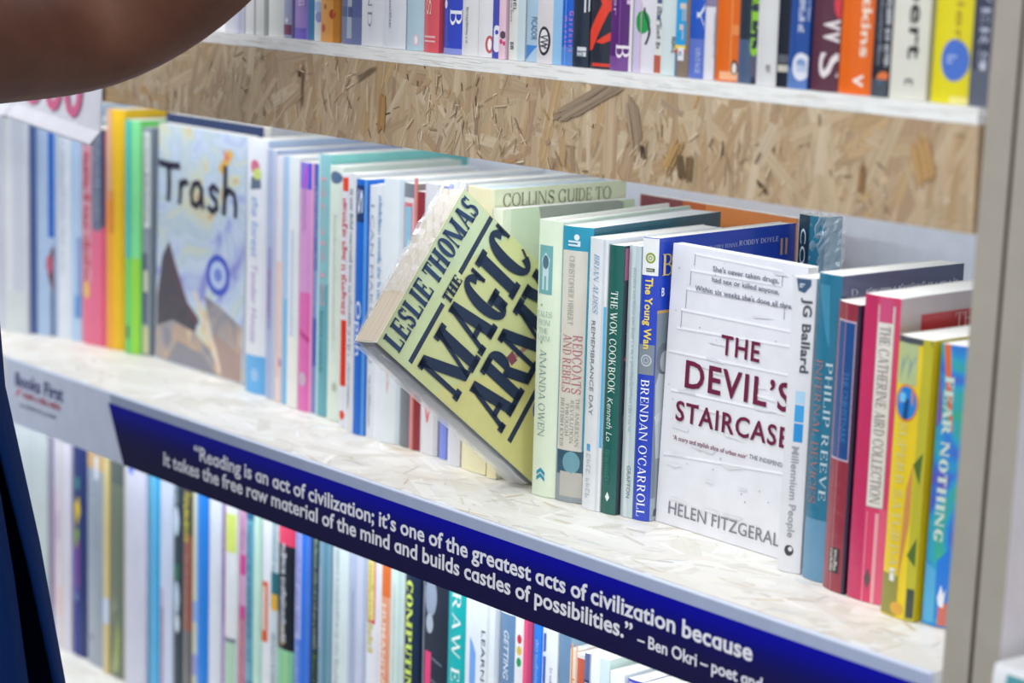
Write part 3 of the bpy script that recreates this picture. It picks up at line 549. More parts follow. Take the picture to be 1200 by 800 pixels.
T(-63.9, -38.0, '#dcdcd2', 'wide cream book with condensed black lettering', sart=[('b', 0, 200, '#7f9aa6', 35.5, 38)], stext=[('t', 'Karl Neubert', 160, 22.6, 13, 22, '#33363c', 'bold'), ('q', 11.6, 5.0, 12, 19, '#6a6c6e')], lean=.014)
T(-33.7, -7.8, '#e3d714', 'wide yellow book with a round blue sticker', wrap=.1, sart=[('c', 15.5, 23.8, 9, '#4a74cf', 11.5), ('b', 0, 200, '#b3ab10', 37, 40), ('b', 0, 4, '#efe58a', 14, 30)], stext=[('t', 'The Courtier', 150, 33.0, 15, 20, '#b0923a', 'sans'), ('q', 26.6, 21.1, 11, 19, '#9fb4ea')], lean=.015)
T(-6.6, 7.2, '#3a3f55', 'grey-black book at the right end of the upper shelf beside the upright', wrap=.25, sart=[('b', 0, 200, '#1c2026', 17, 22), ('b', 20, 55, '#2f6a2e', 18, 21), ('b', 0, 20, '#5a6172', 0, 14), ('p', '#d6dae4', [(7, 20), (11, 20), (9, 27)])], stext=[('t', 'JOHN BOWERS', 150, 21.5, 6, 11.5, '#b8bfd6', 'serif')], lean=.015)

# ---------------------------------------------------------------- bottom shelf books
GB = 'books along the bottom shelf'
def B(x0, x1, c, label, h=None, y=95, **kw):
    rnd = random.Random(int(x0) + 5); h = h or rnd.choice((214, 216, 219, 222)); kw.setdefault('wrap', rnd.choice((0, 0, .12)))
    y = y + rnd.uniform(-3, 4); shelf_book((x0 + .4, y), (x1 - .4, y + rnd.uniform(0, 2.5)), h, rnd.uniform(128, 140), 5, label, GB, z0=-315.8, spine=c, **kw)
B(-1325.1, -1280.0, '#c6cdd0', 'grey-white book behind the navy shirt on the bottom shelf')
B(-1279.0, -1240.6, '#c3ccce', 'wide pale grey book beside the navy shirt on the bottom shelf')
B(-1238.8, -1228.9, '#8f8a9e', 'thin mauve-grey book right of the wide pale grey one')
B(-1228.0, -1193.5, '#d8d3e2', 'pale book striped pink, white and beige on the bottom shelf', sart=[('b', 40, 160, '#e6b4d6', 0, 6), ('b', 0, 220, '#cfc8be', 15, 20), ('b', 33.0, 63.5, '#e2bcae', 11, 18), ('b', 109.0, 138.5, '#9a93c4', 8, 11.5)])
B(-1192.6, -1164.0, '#22336e', 'navy book with bright yellow and violet patches', sart=[('p', '#e2c421', [(4, 150), (13, 162), (16, 146), (9, 130)]), ('b', 110, 128, '#8fb04a', 5, 13), ('b', 168, 180, '#3f7f86', 4, 15), ('b', 62, 110, '#5a4aa8', 0, 12), ('b', 70, 118, '#8a2f80', 10, 14), ('b', 0, 56, '#1b2f92', 3, 14), ('b', 56, 62, '#6a86c4', 3, 12)])
B(-1162.3, -1123.5, '#98a3b2', 'thick grey book with a small black star at its foot', sart=[('b', 195.0, 237.6, '#c9a264'), ('b', 185.8, 208.4, '#d9e0ea', 17, 24)] + [('p', '#2c3442', [(10 + 1.1 * math.cos(a - 1.2), 27 + 1.1 * math.sin(a - 1.2)), (10 + 5 * math.cos(a), 27 + 5 * math.sin(a)), (10 + 1.1 * math.cos(a + 1.2), 27 + 1.1 * math.sin(a + 1.2))]) for a in [.3 + i * 1.2566 for i in range(5)]], stext=[('q', 175, 110, 12, 20, '#adb8c4')])
B(-1122.6, -1111.8, '#d7c489', 'thin tan and yellow book left of the olive one', sart=[('b', 49.6, 75.1, '#cdd9f2')])
B(-1111.0, -1082.4, '#6f7a68', 'dark olive book with a leafy green foot', sart=[('b', 190, 222, '#59645f'), ('p', '#93a55c', [(6, 20), (14, 60), (18, 40), (17, 8)]), ('p', '#a9b483', [(2, 4), (10, 30), (14, 6)]), ('p', '#8f9a86', [(2, 60), (9, 84), (12, 70)])])
B(-1081.6, -1044.0, '#d5d5e6', 'white book with a small violet mark left of the bright cyan one', sart=[('b', 0, 222, '#cbc6c8', 0, 7), ('b', 207.0, 215.9, '#5f78d8', 10, 19)])
B(-1042.4, -1024.5, '#35a9dd', 'bright cyan book on the bottom shelf', sart=[('b', 0, 222, '#7fc4ec', 7, 11), ('b', 170, 222, '#17b4dd', 1, 7)])
B(-1023.7, -1002.1, '#d3dcf2', 'pale blue-white book with a mauve foot', sart=[('b', 0, 90, '#a06d94', 2, 8), ('b', 90, 108, '#c4a6c4', 2, 8)])
B(-1001.3, -981.6, '#2b3d4a', 'dark book with white cloudy blobs on its spine', sart=[('c', 6, 176, 5, '#d3e4f4', 14), ('c', 7, 104, 5, '#c3d8ea', 16), ('c', 8, 80, 4, '#dcecf4', 9), ('b', 122, 136, '#2f7a58', 3, 11)], stext=[('q', 215, 190, 4, 10, '#c3d6e2')])
B(-980.9, -962.2, '#9a5a48', 'brown book with yellow lettering on a dark top', sart=[('b', 168, 222, '#4f4a3c'), ('b', 0, 78, '#6d6a6c')], stext=[('q', 215, 160, 2, 11, '#e6d83a'), ('q', 150, 90, 4, 9, '#b58474')])
B(-961.4, -954.8, '#dfe2c4', 'thin cream book left of the bright blue one', sart=[('b', 90, 110, '#9fb8e6'), ('b', 40, 60, '#a9a6e0')])
B(-954.0, -937.2, '#1d86e6', 'bright blue book left of a plain white one', sart=[('b', 60, 222, '#4f9bf0', 0, 5)])
B(-936.4, -916.9, '#e6eaf4', 'plain white book between the bright blue and the purple ones')
B(-916.2, -904.1, '#8a6fb8', 'purple book with dark lettering', sart=[('b', 0, 100, '#a394cc')], stext=[('q', 210, 110, 2.5, 7, '#5a4a9c'), ])
B(-903.4, -887.1, '#eceef0', 'white book with a lime block above and mint block below', sart=[('b', 170, 205, '#dcea7a'), ('b', 0, 88, '#b9dcc2'), ('b', 88, 92, '#7c8490'), ('b', 0, 222, '#e08ac0', 0, 1.6)])
B(-886.4, -873.2, '#e3a9cd', 'pink book with magenta blocks on the bottom shelf', sart=[('b', 152, 170, '#e0489c'), ('b', 112, 124, '#d94f98'), ('b', 0, 40, '#c84a86'), ('b', 40, 112, '#d17898')], stext=[('q', 110, 45, 3, 7, '#f0b9b4'), ('q', 205, 175, 3, 7, '#b06ab0')])
B(-872.5, -856.6, '#6fb3c9', 'teal-blue book with dark blue lettering', sart=[('b', 205, 222, '#2f6f98'), ('b', 0, 60, '#4f8fae')], stext=[('q', 200, 75, 3, 8, '#2f7296')])
B(-855.9, -850.5, '#cdeedd', 'very thin mint book right of the teal-blue one')
B(-849.8, -837.6, '#eef0f6', 'white book with an orange-framed block', sart=[('b', 100.6, 154.7, '#e8622c', 1, 8.4), ('b', 110.6, 150.2, '#f3ddd4', 1.5, 5.6)])
B(-836.9, -822.8, '#d5e0e6', 'white and teal book with a yellow block', sart=[('b', 133.3, 165.8, '#1f6f7c'), ('b', 131.8, 146.2, '#eab230', 1, 10)], stext=[('q', 212, 165, 3, 8, '#5f9aae'), ('q', 112, 62, 3, 8, '#8aa2ae')])
B(-822.1, -797.0, '#141c28', 'black book with red top block, white lettering and green foot', sart=[('b', -22, 0, '#e8456a'), ('b', 0, 102.8, '#8ccfa6'), ('b', 0, 101.3, '#a7d98e', 13, 17), ('b', 106.6, 125.4, '#b59a6c', 7, 11.5)], stext=[('q', 196, 108, 7, 14, '#e4e8f0')], h=217)
B(-795.7, -790.5, '#7a1f6e', 'thin dark magenta book beside the black one', stext=[('q', 200, 100, .8, 2.4, '#e63aa8')])
B(-789.8, -768.5, '#4d7fe0', 'blue-violet book with pale lettering on the bottom shelf', sart=[('b', 120, 222, '#b6bdf4', 1, 11), ('b', 0, 222, '#1c78ea', 12.5, 16)], stext=[('q', 212, 122, 3, 9, '#6a70c8'), ('q', 112, 30, 4, 8, '#a9bff4')])
B(-767.9, -755.8, '#20303a', 'narrow dark book with pale green lettering', stext=[('q', 215, 115, 3, 7, '#a9bfa4'), ('q', 112, 75, 3, 7, '#6d8a3a')])
B(-755.2, -738.8, '#7fa3b8', 'grey-teal book on the bottom shelf', sart=[('b', 0, 222, '#5f93a6', 8, 13), ('b', 120, 190, '#aeb9e0', 1, 4), ('b', 0, 36, '#a9a9d8', 6, 13)])
B(-738.2, -716.6, '#dfecec', 'white book with faint grey capitals on the bottom shelf', stext=[('q', 215, 20, 6, 11.5, '#b3bfc4')])
B(-715.9, -691.7, '#b9c3dd', 'lavender grey book with a blue spot at its foot', sart=[('c', 5, 10, 7, '#56b4e2', 5), ('b', 0, 222, '#cfd5e8', 13, 20)], stext=[('q', 180, 60, 6, 10, '#a9b4d0')])
B(-689.9, -669.0, '#eef0f8', 'white book with yellow and red title block', sart=[('b', 158.0, -4, '#d83a6a', 1, 12), ('b', 160.9, -5, '#f0e68c', 1.6, 10.4)], stext=[('q', 208, 132, 2.4, 9.6, '#d4c24e')])
B(-667.9, -652.6, '#e4763a', 'orange book with pale lettering on the bottom shelf', sart=[('b', 77, 186, '#eba07e'), ('b', 0, 222, '#f2f2f4', 0, 3)], stext=[('t', 'HUMANITARIAN', 180, 80, 4.5, 9.5, '#f6e0d4', 'black')])
B(-652.0, -634.1, '#d9ebe4', 'pale mint book with faint red lettering', sart=[('b', 0, 222, '#c6dcd8', 11, 15)], stext=[('q', 200, 120, 6, 8, '#c9aeb0'), ('q', 115, 20, 6, 8, '#d8a8a8')])
B(-633.0, -614.8, '#20304a', 'dark navy book with lime capitals', sart=[('b', 0, 225, '#dfeae4', 0, 1.5)], stext=[('t', 'COMPUTING', 208, 106, 3.5, 11.5, '#cfe667', 'fat'), ('t', 'DEVELOP', 92, 20, 3, 11, '#dfe6f0', 'fat')], h=222)
B(-613.7, -580.4, '#2c3342', 'wide black book with a pink title band and grey art', sart=[('b', 0, 225, '#a6aebd', 1, 3), ('c', 12, -22, 8, '#98a3b8', 16), ('c', 11, -44, 5, '#b3bcc9', 8), ('b', 118, 155, '#ea4a80', 5, 14), ('b', 40, 118, '#8c8f98', 7, 13)] + [('p', '#6f7888', [(15, 150 - k * 18), (27, 146 - k * 18), (27, 147.5 - k * 18), (15, 152 - k * 18)]) for k in range(6)], h=222)
B(-579.3, -553.4, '#1cb3b4', 'teal book with large white serif capitals on the bottom shelf', stext=[('t', 'RAW ENERGY', 211, 60, 6, 16, '#eef8f6', 'serif')], sart=[('b', 0, 225, '#118f9c', 0, 1)], h=221)
B(-552.3, -516.7, '#e6ecf2', 'wide white book with a blue shape and dark LEARNING lettering', sart=[('p', '#74a8ea', [(7, -36), (7, -200), (15, -200), (15, -48), (12, -42)]), ('b', 0, 219, '#d5dcde', 27, 30)], stext=[('t', 'LEARNING', -28, -92, 21.5, 26, '#4e5a70', 'sans')], h=219)
B(-515.6, -495.5, '#6b8fb4', 'blue-grey book with white lettering about bugs', stext=[('t', 'GETTING THE BUGGED', -13, -110, 6, 12, '#dfe8f2', 'boldi')], h=209)
B(-495.0, -481.3, '#eef0f2', 'white book with red, yellow and green dots', sart=[('c', 5.5, -20, 2.6, '#d83c50', 3.6), ('c', 5.5, -29, 2.6, '#e2c24a', 3.6), ('c', 5.5, -38, 2.6, '#1f9f5a', 3.6)], stext=[('t', 'GUIDE', -58, -88, 3, 8.5, '#7fb49a', 'sans')], h=214)
B(-480.8, -477.7, '#e8567e', 'thin pink book left of the vivid blue one', h=216)
B(-477.2, -465.2, '#2f86ea', 'vivid blue book with small pale lettering', sart=[('b', 0, 210, '#1f74dc', 8, 12)], stext=[('q', -14, -90, 2.5, 6, '#9cc2f4')], h=211)
B(-464.7, -459.7, '#dfe8fa', 'thin white book with dark blue lettering near the bottom centre', sart=[('b', -45, -6, '#4a6cb4', .6, 4.4), ('c', 2.5, -22, 2, '#dfe8fa')], stext=[('q', -50, -95, 1, 4, '#a9bce6')], h=211)
B(-459.3, -446.9, '#e6eaf2', 'white book with a tiny grey line beside the slate cover', stext=[('q', -32, -56, 5.5, 8, '#98a2b4')], h=213)
B(-446.5, -433.8, '#9ab4cc', 'slate-blue book turned to show its grey-blue cover', front='#8fb0c8', sart=[('p', '#6f8fae', [(0, -1), (0, -50), (14, -38), (14, -1)])], h=211)
B(-433.3, -424.6, '#ecdccc', 'cream and orange striped book below the banner', sart=[('b', 0, 205, '#e29a5e', 1, 3), ('b', 0, 205, '#e6b48c', 6, 7.4)], stext=[('q', -22, -80, 2.6, 6, '#d98a4c')], h=201)
B(-424.2, -415.1, '#e3ded8', 'white book with a brick red block', sart=[('b', -42, -3, '#c9624a', .6, 8.6)], h=200)
B(-414.6, -408.5, '#5c6f98', 'slate book with white capitals beside a pink edge', sart=[('b', 0, 205, '#e0567e', 5.4, 6.6), ('b', 0, -20, '#2f3f6c', 0, 5.4)], stext=[('t', 'BANNED', -22, -62, 1.4, 5, '#eef0f6', 'black')], h=203, front='#dfd3e6')
B(-408.0, -386.5, '#eef2f2', 'white book with blue script, pale green cover', sart=[('b', 0, 204, '#d3e2ea', 12, 23)], stext=[('t', 'Keep', -26, -58, 2, 8, '#2f86c9', 'blacki')], h=204, front='#cfe2da')
B(-383.7, -369.0, '#eceff0', 'plain white book left of the violet-blue one', h=198, front='#e6eeec')
B(-368.1, -353.6, '#4a52b8', 'violet-blue book with white top corner', sart=[('p', '#b6b4e4', [(0, -2), (0, -30), (6, -14), (10, -2)])], h=196)
B(-353.2, -341.2, '#1f4f86', 'dark blue book with a yellow letter', stext=[('t', 'K', -8, -18, 5, 12, '#e6e23a', 'black')], h=196)
B(-340.3, -309.7, '#e3ebea', 'broad pale book partly below the banner', h=197, front='#d8e2dc')

# ---------------------------------------------------------------- middle shelf books (mm)
GM = 'books along the middle shelf'
def M(p0, p1, h, c, label, dep=128, yaw=5, **kw):
    kw.setdefault('wrap', 0); return shelf_book(p0, p1, h, dep, yaw, label, GM, spine=c, z0=.2, **kw)
M((-1296, 56), (-1263, 62), 236, '#d3d8e0', 'broad white book at the far left of the middle shelf', sart=[('b', 0, 236, '#c3cad8', 24, 33)])
M((-1262, 62), (-1232, 70), 236, '#d9dde4', 'white book left of the thin dark blue one on the middle shelf', sart=[('b', 40, 236, '#c6ccda', 14, 29), ('b', 0, 40, '#cfd6da')])
M((-1231, 73), (-1227, 77), 222, '#4a5f94', 'thin dark blue book beside the broad white ones')
M((-1226, 78), (-1205, 88), 222, '#a9c0e0', 'pale blue book with a brown figure at its lower right', sart=[('b', 96, 222, '#1660bf', 15, 21), ('p', '#6a4a58', [(14, 60), (17, 84), (21, 88), (21, 40), (18, 46)]), ('c', 16, 70, 4, '#b5607a', 9), ('b', 0, 44, '#5f6f94', 17, 21)])
M((-1203, 88), (-1184, 94), 210, '#dbe2ee', 'white book with faint grey lettering under the pink price card', stext=[('q', 200, 60, 5, 12, '#c3cdd6')])
M((-1183, 92), (-1168, 97), 212, '#b3cdea', 'sky-blue book left of the red-lettered pink one', sart=[('b', 40, 100, '#8fa6d4', 8, 15), ('b', 22, 44, '#6b9ad2', 5, 14)])
M((-1165, 94), (-1129, 100), 206, '#d79aa9', 'pink-grey book with red lettering and a pink foot', sart=[('b', 110, 206, '#6f7890', 17, 34), ('b', 0, 110, '#e0708f', 16, 35), ('b', 0, 206, '#e2476e', 31, 36), ('b', 0, 60, '#e0708f', 0, 17), ('c', 8, 52, 5, '#e6c06a', 9), ('b', 114, 206, '#3c3f5c', 30, 35)], stext=[('q', 195, 60, 3, 14, '#c8364a'), ('q', 200, 120, 21, 28, '#9aa6b8')])
M((-1125, 98), (-1105, 106), 226, '#f0c02a', 'tall orange and yellow book left of the lime green one', dep=170, yaw=5, hard=True, sart=[('b', 0, 226, '#eda53a', 0, 9), ('b', 140, 226, '#d9b08a', 0, 7), ('b', 110, 150, '#e08a34', 3, 10)])
M((-1097, 102), (-1078, 108), 218, '#6fcf6a', 'lime green book with a teal left edge', sart=[('b', 90, 218, '#4fbfae', 0, 9), ('b', 0, 90, '#9adb4a', 10, 19), ('b', 90, 218, '#86e29a', 10, 19), ('b', 14, 26, '#4a6a4a', 2, 6)])
M((-1077.5, 109), (-1069, 112), 212, '#8f9aa6', 'thin grey book with a white lettered label left of the navy one', sart=[('b', 120, 208, '#dfe6e2', 2, 9), ('b', 30, 96, '#5a6478', 0, 6), ('b', 2, 28, '#c9cc9a', 1, 8), ('b', 60, 80, '#c9cfb0', 2, 7)], stext=[('q', 204, 124, 3.4, 7.4, '#6a7a80')])
# two books turned to face the front
def faceout(x, y, w_, th, h, label, lean=(0, .03), **kw):
    return make_book(Book((x, y + th, .2), (0, -1, 0), th, (1, 0, 0), w_, (lean[0], lean[1], 1), h), label, GM, **kw)
faceout(-1068.5, 124, 165, 9, 226, 'dark navy book facing out, its edge showing behind the painted cover', spine='#1a2c50', front='#152c58', lean=(0, .02))
def painted(cols, scale, name):   # a loosely brushed picture
    m = bpy.data.materials.new(name); m.use_nodes = True; nt = m.node_tree; b = nt.nodes['Principled BSDF']; b.inputs['Roughness'].default_value = .35; b.inputs['Coat Weight'].default_value = .4
    tc = nt.nodes.new('ShaderNodeTexCoord'); n = nt.nodes.new('ShaderNodeTexNoise'); n.inputs['Scale'].default_value = scale; n.inputs['Detail'].default_value = 3; n.inputs['Distortion'].default_value = 1.6
    r = nt.nodes.new('ShaderNodeValToRGB'); nt.links.new(tc.outputs['Object'], n.inputs['Vector']); nt.links.new(n.outputs['Fac'], r.inputs['Fac']); nt.links.new(r.outputs['Color'], b.inputs['Base Color'])
    e = r.color_ramp.elements
    while len(e) < len(cols): e.new(.5)
    for i, c in enumerate(cols): e[i].position = .3 + .4 * i / (len(cols) - 1); e[i].color = (*rgb(c), 1)
    return m
sky_ = painted(['#8a8fd0', '#a9b4e0', '#b9c8e4', '#c9d6e8', '#b6cad8', '#c6d2d8', '#cfd4c0', '#d6cba0', '#c9a488'], 17, 'painted_sky')
rock_ = painted(['#2e2c3a', '#3f3a48', '#4a3a46', '#57515c'], 30, 'painted_rock'); sand_ = painted(['#7c7a88', '#8f8b94', '#a59a98', '#b8977c', '#cdbca8'], 24, 'painted_sand')
rnd = random.Random(4); tr = [('b', 0.5, 217, sky_, 0.5, 151)]
for i in range(0):
    u, v = rnd.uniform(4, 146), rnd.uniform(96, 212); r = rnd.uniform(7, 20); a0 = rnd.uniform(0, 6)
    tr.append(('p', rnd.choice(('#c4d2ea', '#d3dfee', '#b6c2ec', '#cfdcd8', '#dfe3c4', '#d6c6b0', '#c3cfe4', '#d9e6ea', '#b9c9e0', '#e0cf9a', '#c9a68e')), [(max(1, min(149, u + r * rnd.uniform(.6, 1.3) * math.cos(a0 + k * 1.05))), min(217, v + r * rnd.uniform(.5, 1.1) * math.sin(a0 + k * 1.05))) for k in range(6)]))
tr += [('p', rock_, [(2, 58), (10, 96), (22, 112), (34, 92), (52, 62), (76, 48), (60, 8), (2, 6)]), ('p', '#5c3a4a', [(22, 112), (34, 92), (56, 60), (78, 44), (70, 40), (44, 66), (28, 92)]),
       ('p', sand_, [(1, 1), (1, 30), (30, 40), (70, 34), (96, 22), (120, 1)]), ('p', '#85838f', [(20, 1), (40, 22), (84, 16), (110, 1)]), ('p', sand_, [(84, 70), (110, 64), (149, 50), (149, 8), (126, 2), (104, 26)]),
       ('p', '#e3cfb4', [(64, 74), (72, 70), (120, 8), (112, 4)]), ('p', '#a88d86', [(100, 40), (149, 24), (149, 1), (118, 1)]), 
       ('c', 107.5, 91, 20, '#3450c4', 18.5), ('c', 107.5, 91, 13.5, '#b9c9ee', 12.5), ('c', 107.5, 91, 7, '#6a84d6', 6), ('p', '#e0b04a', [(122, 205), (130, 200), (112, 180), (104, 186)]), ('p', '#d97a6a', [(112, 204), (124, 196), (116, 192)])]
faceout(-1060, 112.5, 152, 11, 217.5, 'abstract painted book facing out with dark hand-drawn title and round blue sticker', lean=(0, .015), spine='#ccd6e4', front='#bccbe2', wrap=.15, fart=tr, ftext=[])
bk_ = None
tb = MB(); tf = Book((-1060, 123.5, 0), (0, -1, 0), 11, (1, 0, 0), 152, (0, .015, 1), 217.5)
def brush(mb, pts, w_, c):   # hand-drawn brush stroke through (u, v) points
    for (a, b), (d, e) in zip(pts, pts[1:]):
        L = math.hypot(d - a, e - b) or 1; nx, ny = -(e - b) / L * w_ / 2, (d - a) / L * w_ / 2
        ex, ey = (d - a) / L * w_ * .3, (e - b) / L * w_ * .3
        mb.poly([tf.fr(*q, .9) for q in ((a + nx - ex, b + ny - ey), (a - nx - ex, b - ny - ey), (d - nx + ex, e - ny + ey), (d + nx + ex, e + ny + ey))], mat(c, .5))
INK = '#2a2440'
brush(tb, [(4, 182), (20, 181), (38, 182)], 6, INK); brush(tb, [(20, 181), (21, 166), (20, 150)], 6, INK)
brush(tb, [(41, 168), (41, 158), (40, 149)], 5, INK); brush(tb, [(41, 163), (47, 169), (53, 168)], 5, INK)
brush(tb, [(78, 164), (72, 170), (64, 168), (60, 160), (62, 151), (69, 149), (76, 154), (78, 165), (78, 156), (81, 149)], 5, INK)
brush(tb, [(105, 166), (98, 170), (92, 166), (95, 161), (103, 157), (104, 151), (97, 147), (90, 150)], 5, INK)
brush(tb, [(117, 188), (117, 168), (116, 148)], 6, INK); brush(tb, [(117, 162), (124, 169), (132, 166), (135, 157), (135, 147)], 5, INK)
# belongs to the painted cover
_paint = [o for o in bpy.data.objects if o.get('label', '').startswith('abstract painted')][0]
tb.build('cover_lettering', [c for c in bpy.data.objects if c.parent == _paint and c.name.startswith('cover')][0])

M((-884, 100.5), (-857, 104), 219, '#e6e9f0', 'white book with blue handwriting and a light blue foot block', yaw=5, dep=150, hard=False, sart=[('b', 0, 33, '#6ab4ea'), ('c', 12, 196, 6, '#d5708f', 6), ('p', '#5f6f86', [(6, 176), (20, 178), (19, 188), (7, 187)]), ('c', 15, 190, 5, '#cfdc7a', 5), ('c', 14, 16, 5, '#9fc6f0', 6)], stext=[('t', 'the forest', 170, 118, 8, 18, '#86aee0', 'sansi'), ('t', 'Tender House', 112, 44, 8, 17, '#b9a6d0', 'sansi')], front='#b9cbe6')
M((-852, 100), (-836.5, 100), 213, '#aab6d6', 'lilac-blue book right of the white handwritten one', dep=140, sart=[('b', 0, 213, '#c3c9de', 11, 15), ('b', 60, 130, '#9a9ac8', 3, 10)], stext=[('q', 110, 70, 4, 9, '#b06aa0')])
M((-835.5, 99), (-825, 99), 209, '#ecd8d6', 'pale peach book with a small mark near its foot', sart=[('b', 120, 209, '#e2e0ea'), ('c', 7, 34, 3, '#b98fae', 4), ('b', 20, 120, '#e6c9c4', 2, 7)])
M((-822.5, 98), (-814, 98), 210, '#7fc0ee', 'narrow light blue book right of the pale peach one', sart=[('b', 90, 210, '#a9cdf0')])
M((-812.5, 96), (-796, 96), 211, '#e6ecee', 'white book left of the bright pink one', dep=142, sart=[('b', 60, 150, '#c9d3e4', 6, 10), ('b', 0, 60, '#f0f0ea')])
M((-793.5, 95), (-776.5, 97), 208, '#e26ab4', 'bright pink book with a violet and blue top block', wrap=.2, sart=[('b', -22, 0, '#8a72d8'), ('b', -22, 0, '#2f4fd0', 12, 17), ('p', '#c04ad6', [(4, -20), (9, -4), (12, -3), (8, -22)]), ('b', 100, -22, '#d79ad2'), ('c', 7, 27, 4.4, '#c9b4c8', 6), ('p', '#c8408e', [(2, 70), (15, 62), (15, 58), (2, 64)]), ('b', 0, 208, '#efaed6', 15, 17)], stext=[('q', 185, 150, 5, 10, '#b98acb')])
M((-775.5, 97), (-770.8, 98), 208, '#3f68b8', 'very thin royal blue book right of the bright pink one', sart=[('b', 80, 120, '#7d9ad0'), ('b', 0, 40, '#7d94c8')], stext=[('q', 190, 90, 1, 3.6, '#a9c0ea')])
M((-770, 97), (-753.5, 98), 217, '#8cc4cb', 'turquoise book with pink lettering and a turquoise cover', yaw=5, dep=150, front='#86cfcb', sart=[('b', 0, 110, '#6aacb8'), ('b', 0, 217, '#b9dfe2', 0, 4)], stext=[('t', 'BORIS', 200, 92, 5, 12, '#d3a6b8', 'fine'), ('q', 88, 34, 6, 11, '#4f8f96')])
M((-751, 95.5), (-733, 95.5), 209, '#dde8dc', 'pale green-white book with a dark oval at its top', yaw=5, sart=[('c', 10, 200, 8, '#55708f', 5), ('c', 12, 28, 3, '#b9c0ae', 4)], stext=[('q', 170, 60, 8, 12, '#c9d6cc')])
M((-719, 86), (-711.5, 87), 206, '#e2e4ee', 'thin white and red book with red lettering down its spine', sart=[('b', -14, -3, '#ea4a2c', .4, 7), ('b', 34, 88, '#e0321c', .4, 7), ('c', 3.5, 10, 3, '#e2402c', 4)], stext=[('q', 186, 92, .8, 6.6, '#dc3a3e')])
M((-703, 81), (-692.5, 81), 208, '#dde0e4', 'white book with dark grey lettering left of the strong blue one', stext=[('q', 196, 60, 3, 7.5, '#7f8fa0'), ('q', 56, 18, 3, 7, '#a3adba')])
M((-691, 80), (-677.5, 82), 205, '#1467cc', 'strong blue book with white lettering and a navy top', sart=[('b', -34, -5, '#1c3470'), ('b', 0, 205, '#5a98e0', 10, 13)], stext=[('t', 'Open', 108, 64, 2.6, 8.6, '#cfe0f6', 'bold'), ('t', 'S', -8, -28, 2.6, 9, '#cfe0f6', 'bold')])
M((-677, 83), (-668, 84), 201, '#dde3ea', 'white book with the grey words I CAN MAKE', stext=[('t', 'I CAN MAKE YOU', 186, 60, 2.6, 6.8, '#8fa0b4', 'sans'), ('q', 50, 8, 3, 6, '#96a2b2')])
M((-667, 83), (-658, 84), 203, '#e6eaf2', 'white book with bright blue lettering right of the I CAN MAKE book', front='#e8ecf4', stext=[('q', 194, 60, 2.6, 6.6, '#4a9ac8')], dep=140)
M((-655, 81), (-637.5, 88), 209, '#dfe8ee', 'broad pale blue-white book with a sloping white top', yaw=5, dep=150, sart=[('b', 0, 209, '#cddbe6', 15, 19)], stext=[('q', 80, 40, 6, 9, '#e8b4b4')])
M((-636.5, 87), (-622.5, 87), 207, '#7e8690', 'grey wrapped book with a red-bordered brown picture', wrap=.4, front='#8f7f80', sart=[('b', 12, 196, '#e2dfe4'), ('b', 60, 192, '#d9727a', 1, 12), ('b', 60, 189, '#8fc3dd', 2.4, 11), ('b', 0, 58, '#6f747c')])
M((-621, 85), (-611, 88), 202, '#8f3440', 'narrow dark red book with a pink left edge', front='#d9d2d4', sart=[('b', 0, 212, '#d98a94', 0, 3), ('b', 0, 212, '#c07a58', 3, 4.4)])
M((-609, 87), (-587, 87), 210, '#dddee4', 'white book with a small red tick near its foot', dep=140, sart=[('p', '#d86a70', [(7, 38), (9, 39), (11, 30), (14, 40), (15.5, 39), (11.5, 25), (10, 25)]), ('b', 0, 210, '#c9ccd2', 18, 22)])
M((-585, 87), (-574, 86), 212, '#7f8ede', 'narrow periwinkle book between two white ones', sart=[('b', 0, 212, '#4a4f86', 0, 1.4)])
M((-563, 79), (-550, 81), 216, '#dcdfe8', 'pale grey-white book with a tiny dark speck left of the cream guide', sart=[('c', 5, 66, 1, '#5a5c66')], dep=145)
# cream guide with its front cover in sight
M((-548, 81), (-517, 80), 214, '#ece8c2', 'tall cream guide with large grey capitals across its cover', dep=138, yaw=4, hard=True, front='#dfe5c6', page='#cfe2ee',
  sart=[('q', 1, 2, 1, 2, '#8c8a70')][:0], stext=[('t', 'COLLINS', 52, 51.0, 1, 2, '#ece8c2', 'fine')][:0], fart=[('b', 0, 214, '#eef0da', 0, 2)],
  ftext=[('t', 'COLLINS GUIDE TO', 10, 121, 200.8, 210.5, '#6f7458', 'fine')])
M((-511.5, 77), (-503, 79), 201, '#ede6bb', 'cream book with a red bird emblem beneath the tipped book', dep=138, yaw=5, front='#d5e6c9', sart=[('p', '#d0525a', [(6, 34), (9, 40), (15, 36), (13, 30), (8, 28)]), ('b', 90, 201, '#e2ead6')], stext=[], fart=[('b', 0, 201, '#e4efd8', 0, 8), ('p', '#a9aea6', [(36, 201), (40, 186), (60, 178), (126, 176), (126, 199), (120, 201)])], ftext=[('q', 50, 100, 188, 194, '#8c938c')])
_cream = [o for o in bpy.data.objects if o.get('label', '').startswith('tall cream guide')][0]
cb_ = Book((-548, 81, 0), (31, -1, 0), 31, (0, 1, 0), 138, (0, 0, 1), 214)
letters('spine_lettering', [c for c in bpy.data.objects if c.parent == _cream and c.name.startswith('cover')][0], cb_.sp, cb_, [('q', 6, 24, 26, 29, '#8f8a66'), ('q', 10, 24, 20, 23, '#8f8a66')], False)

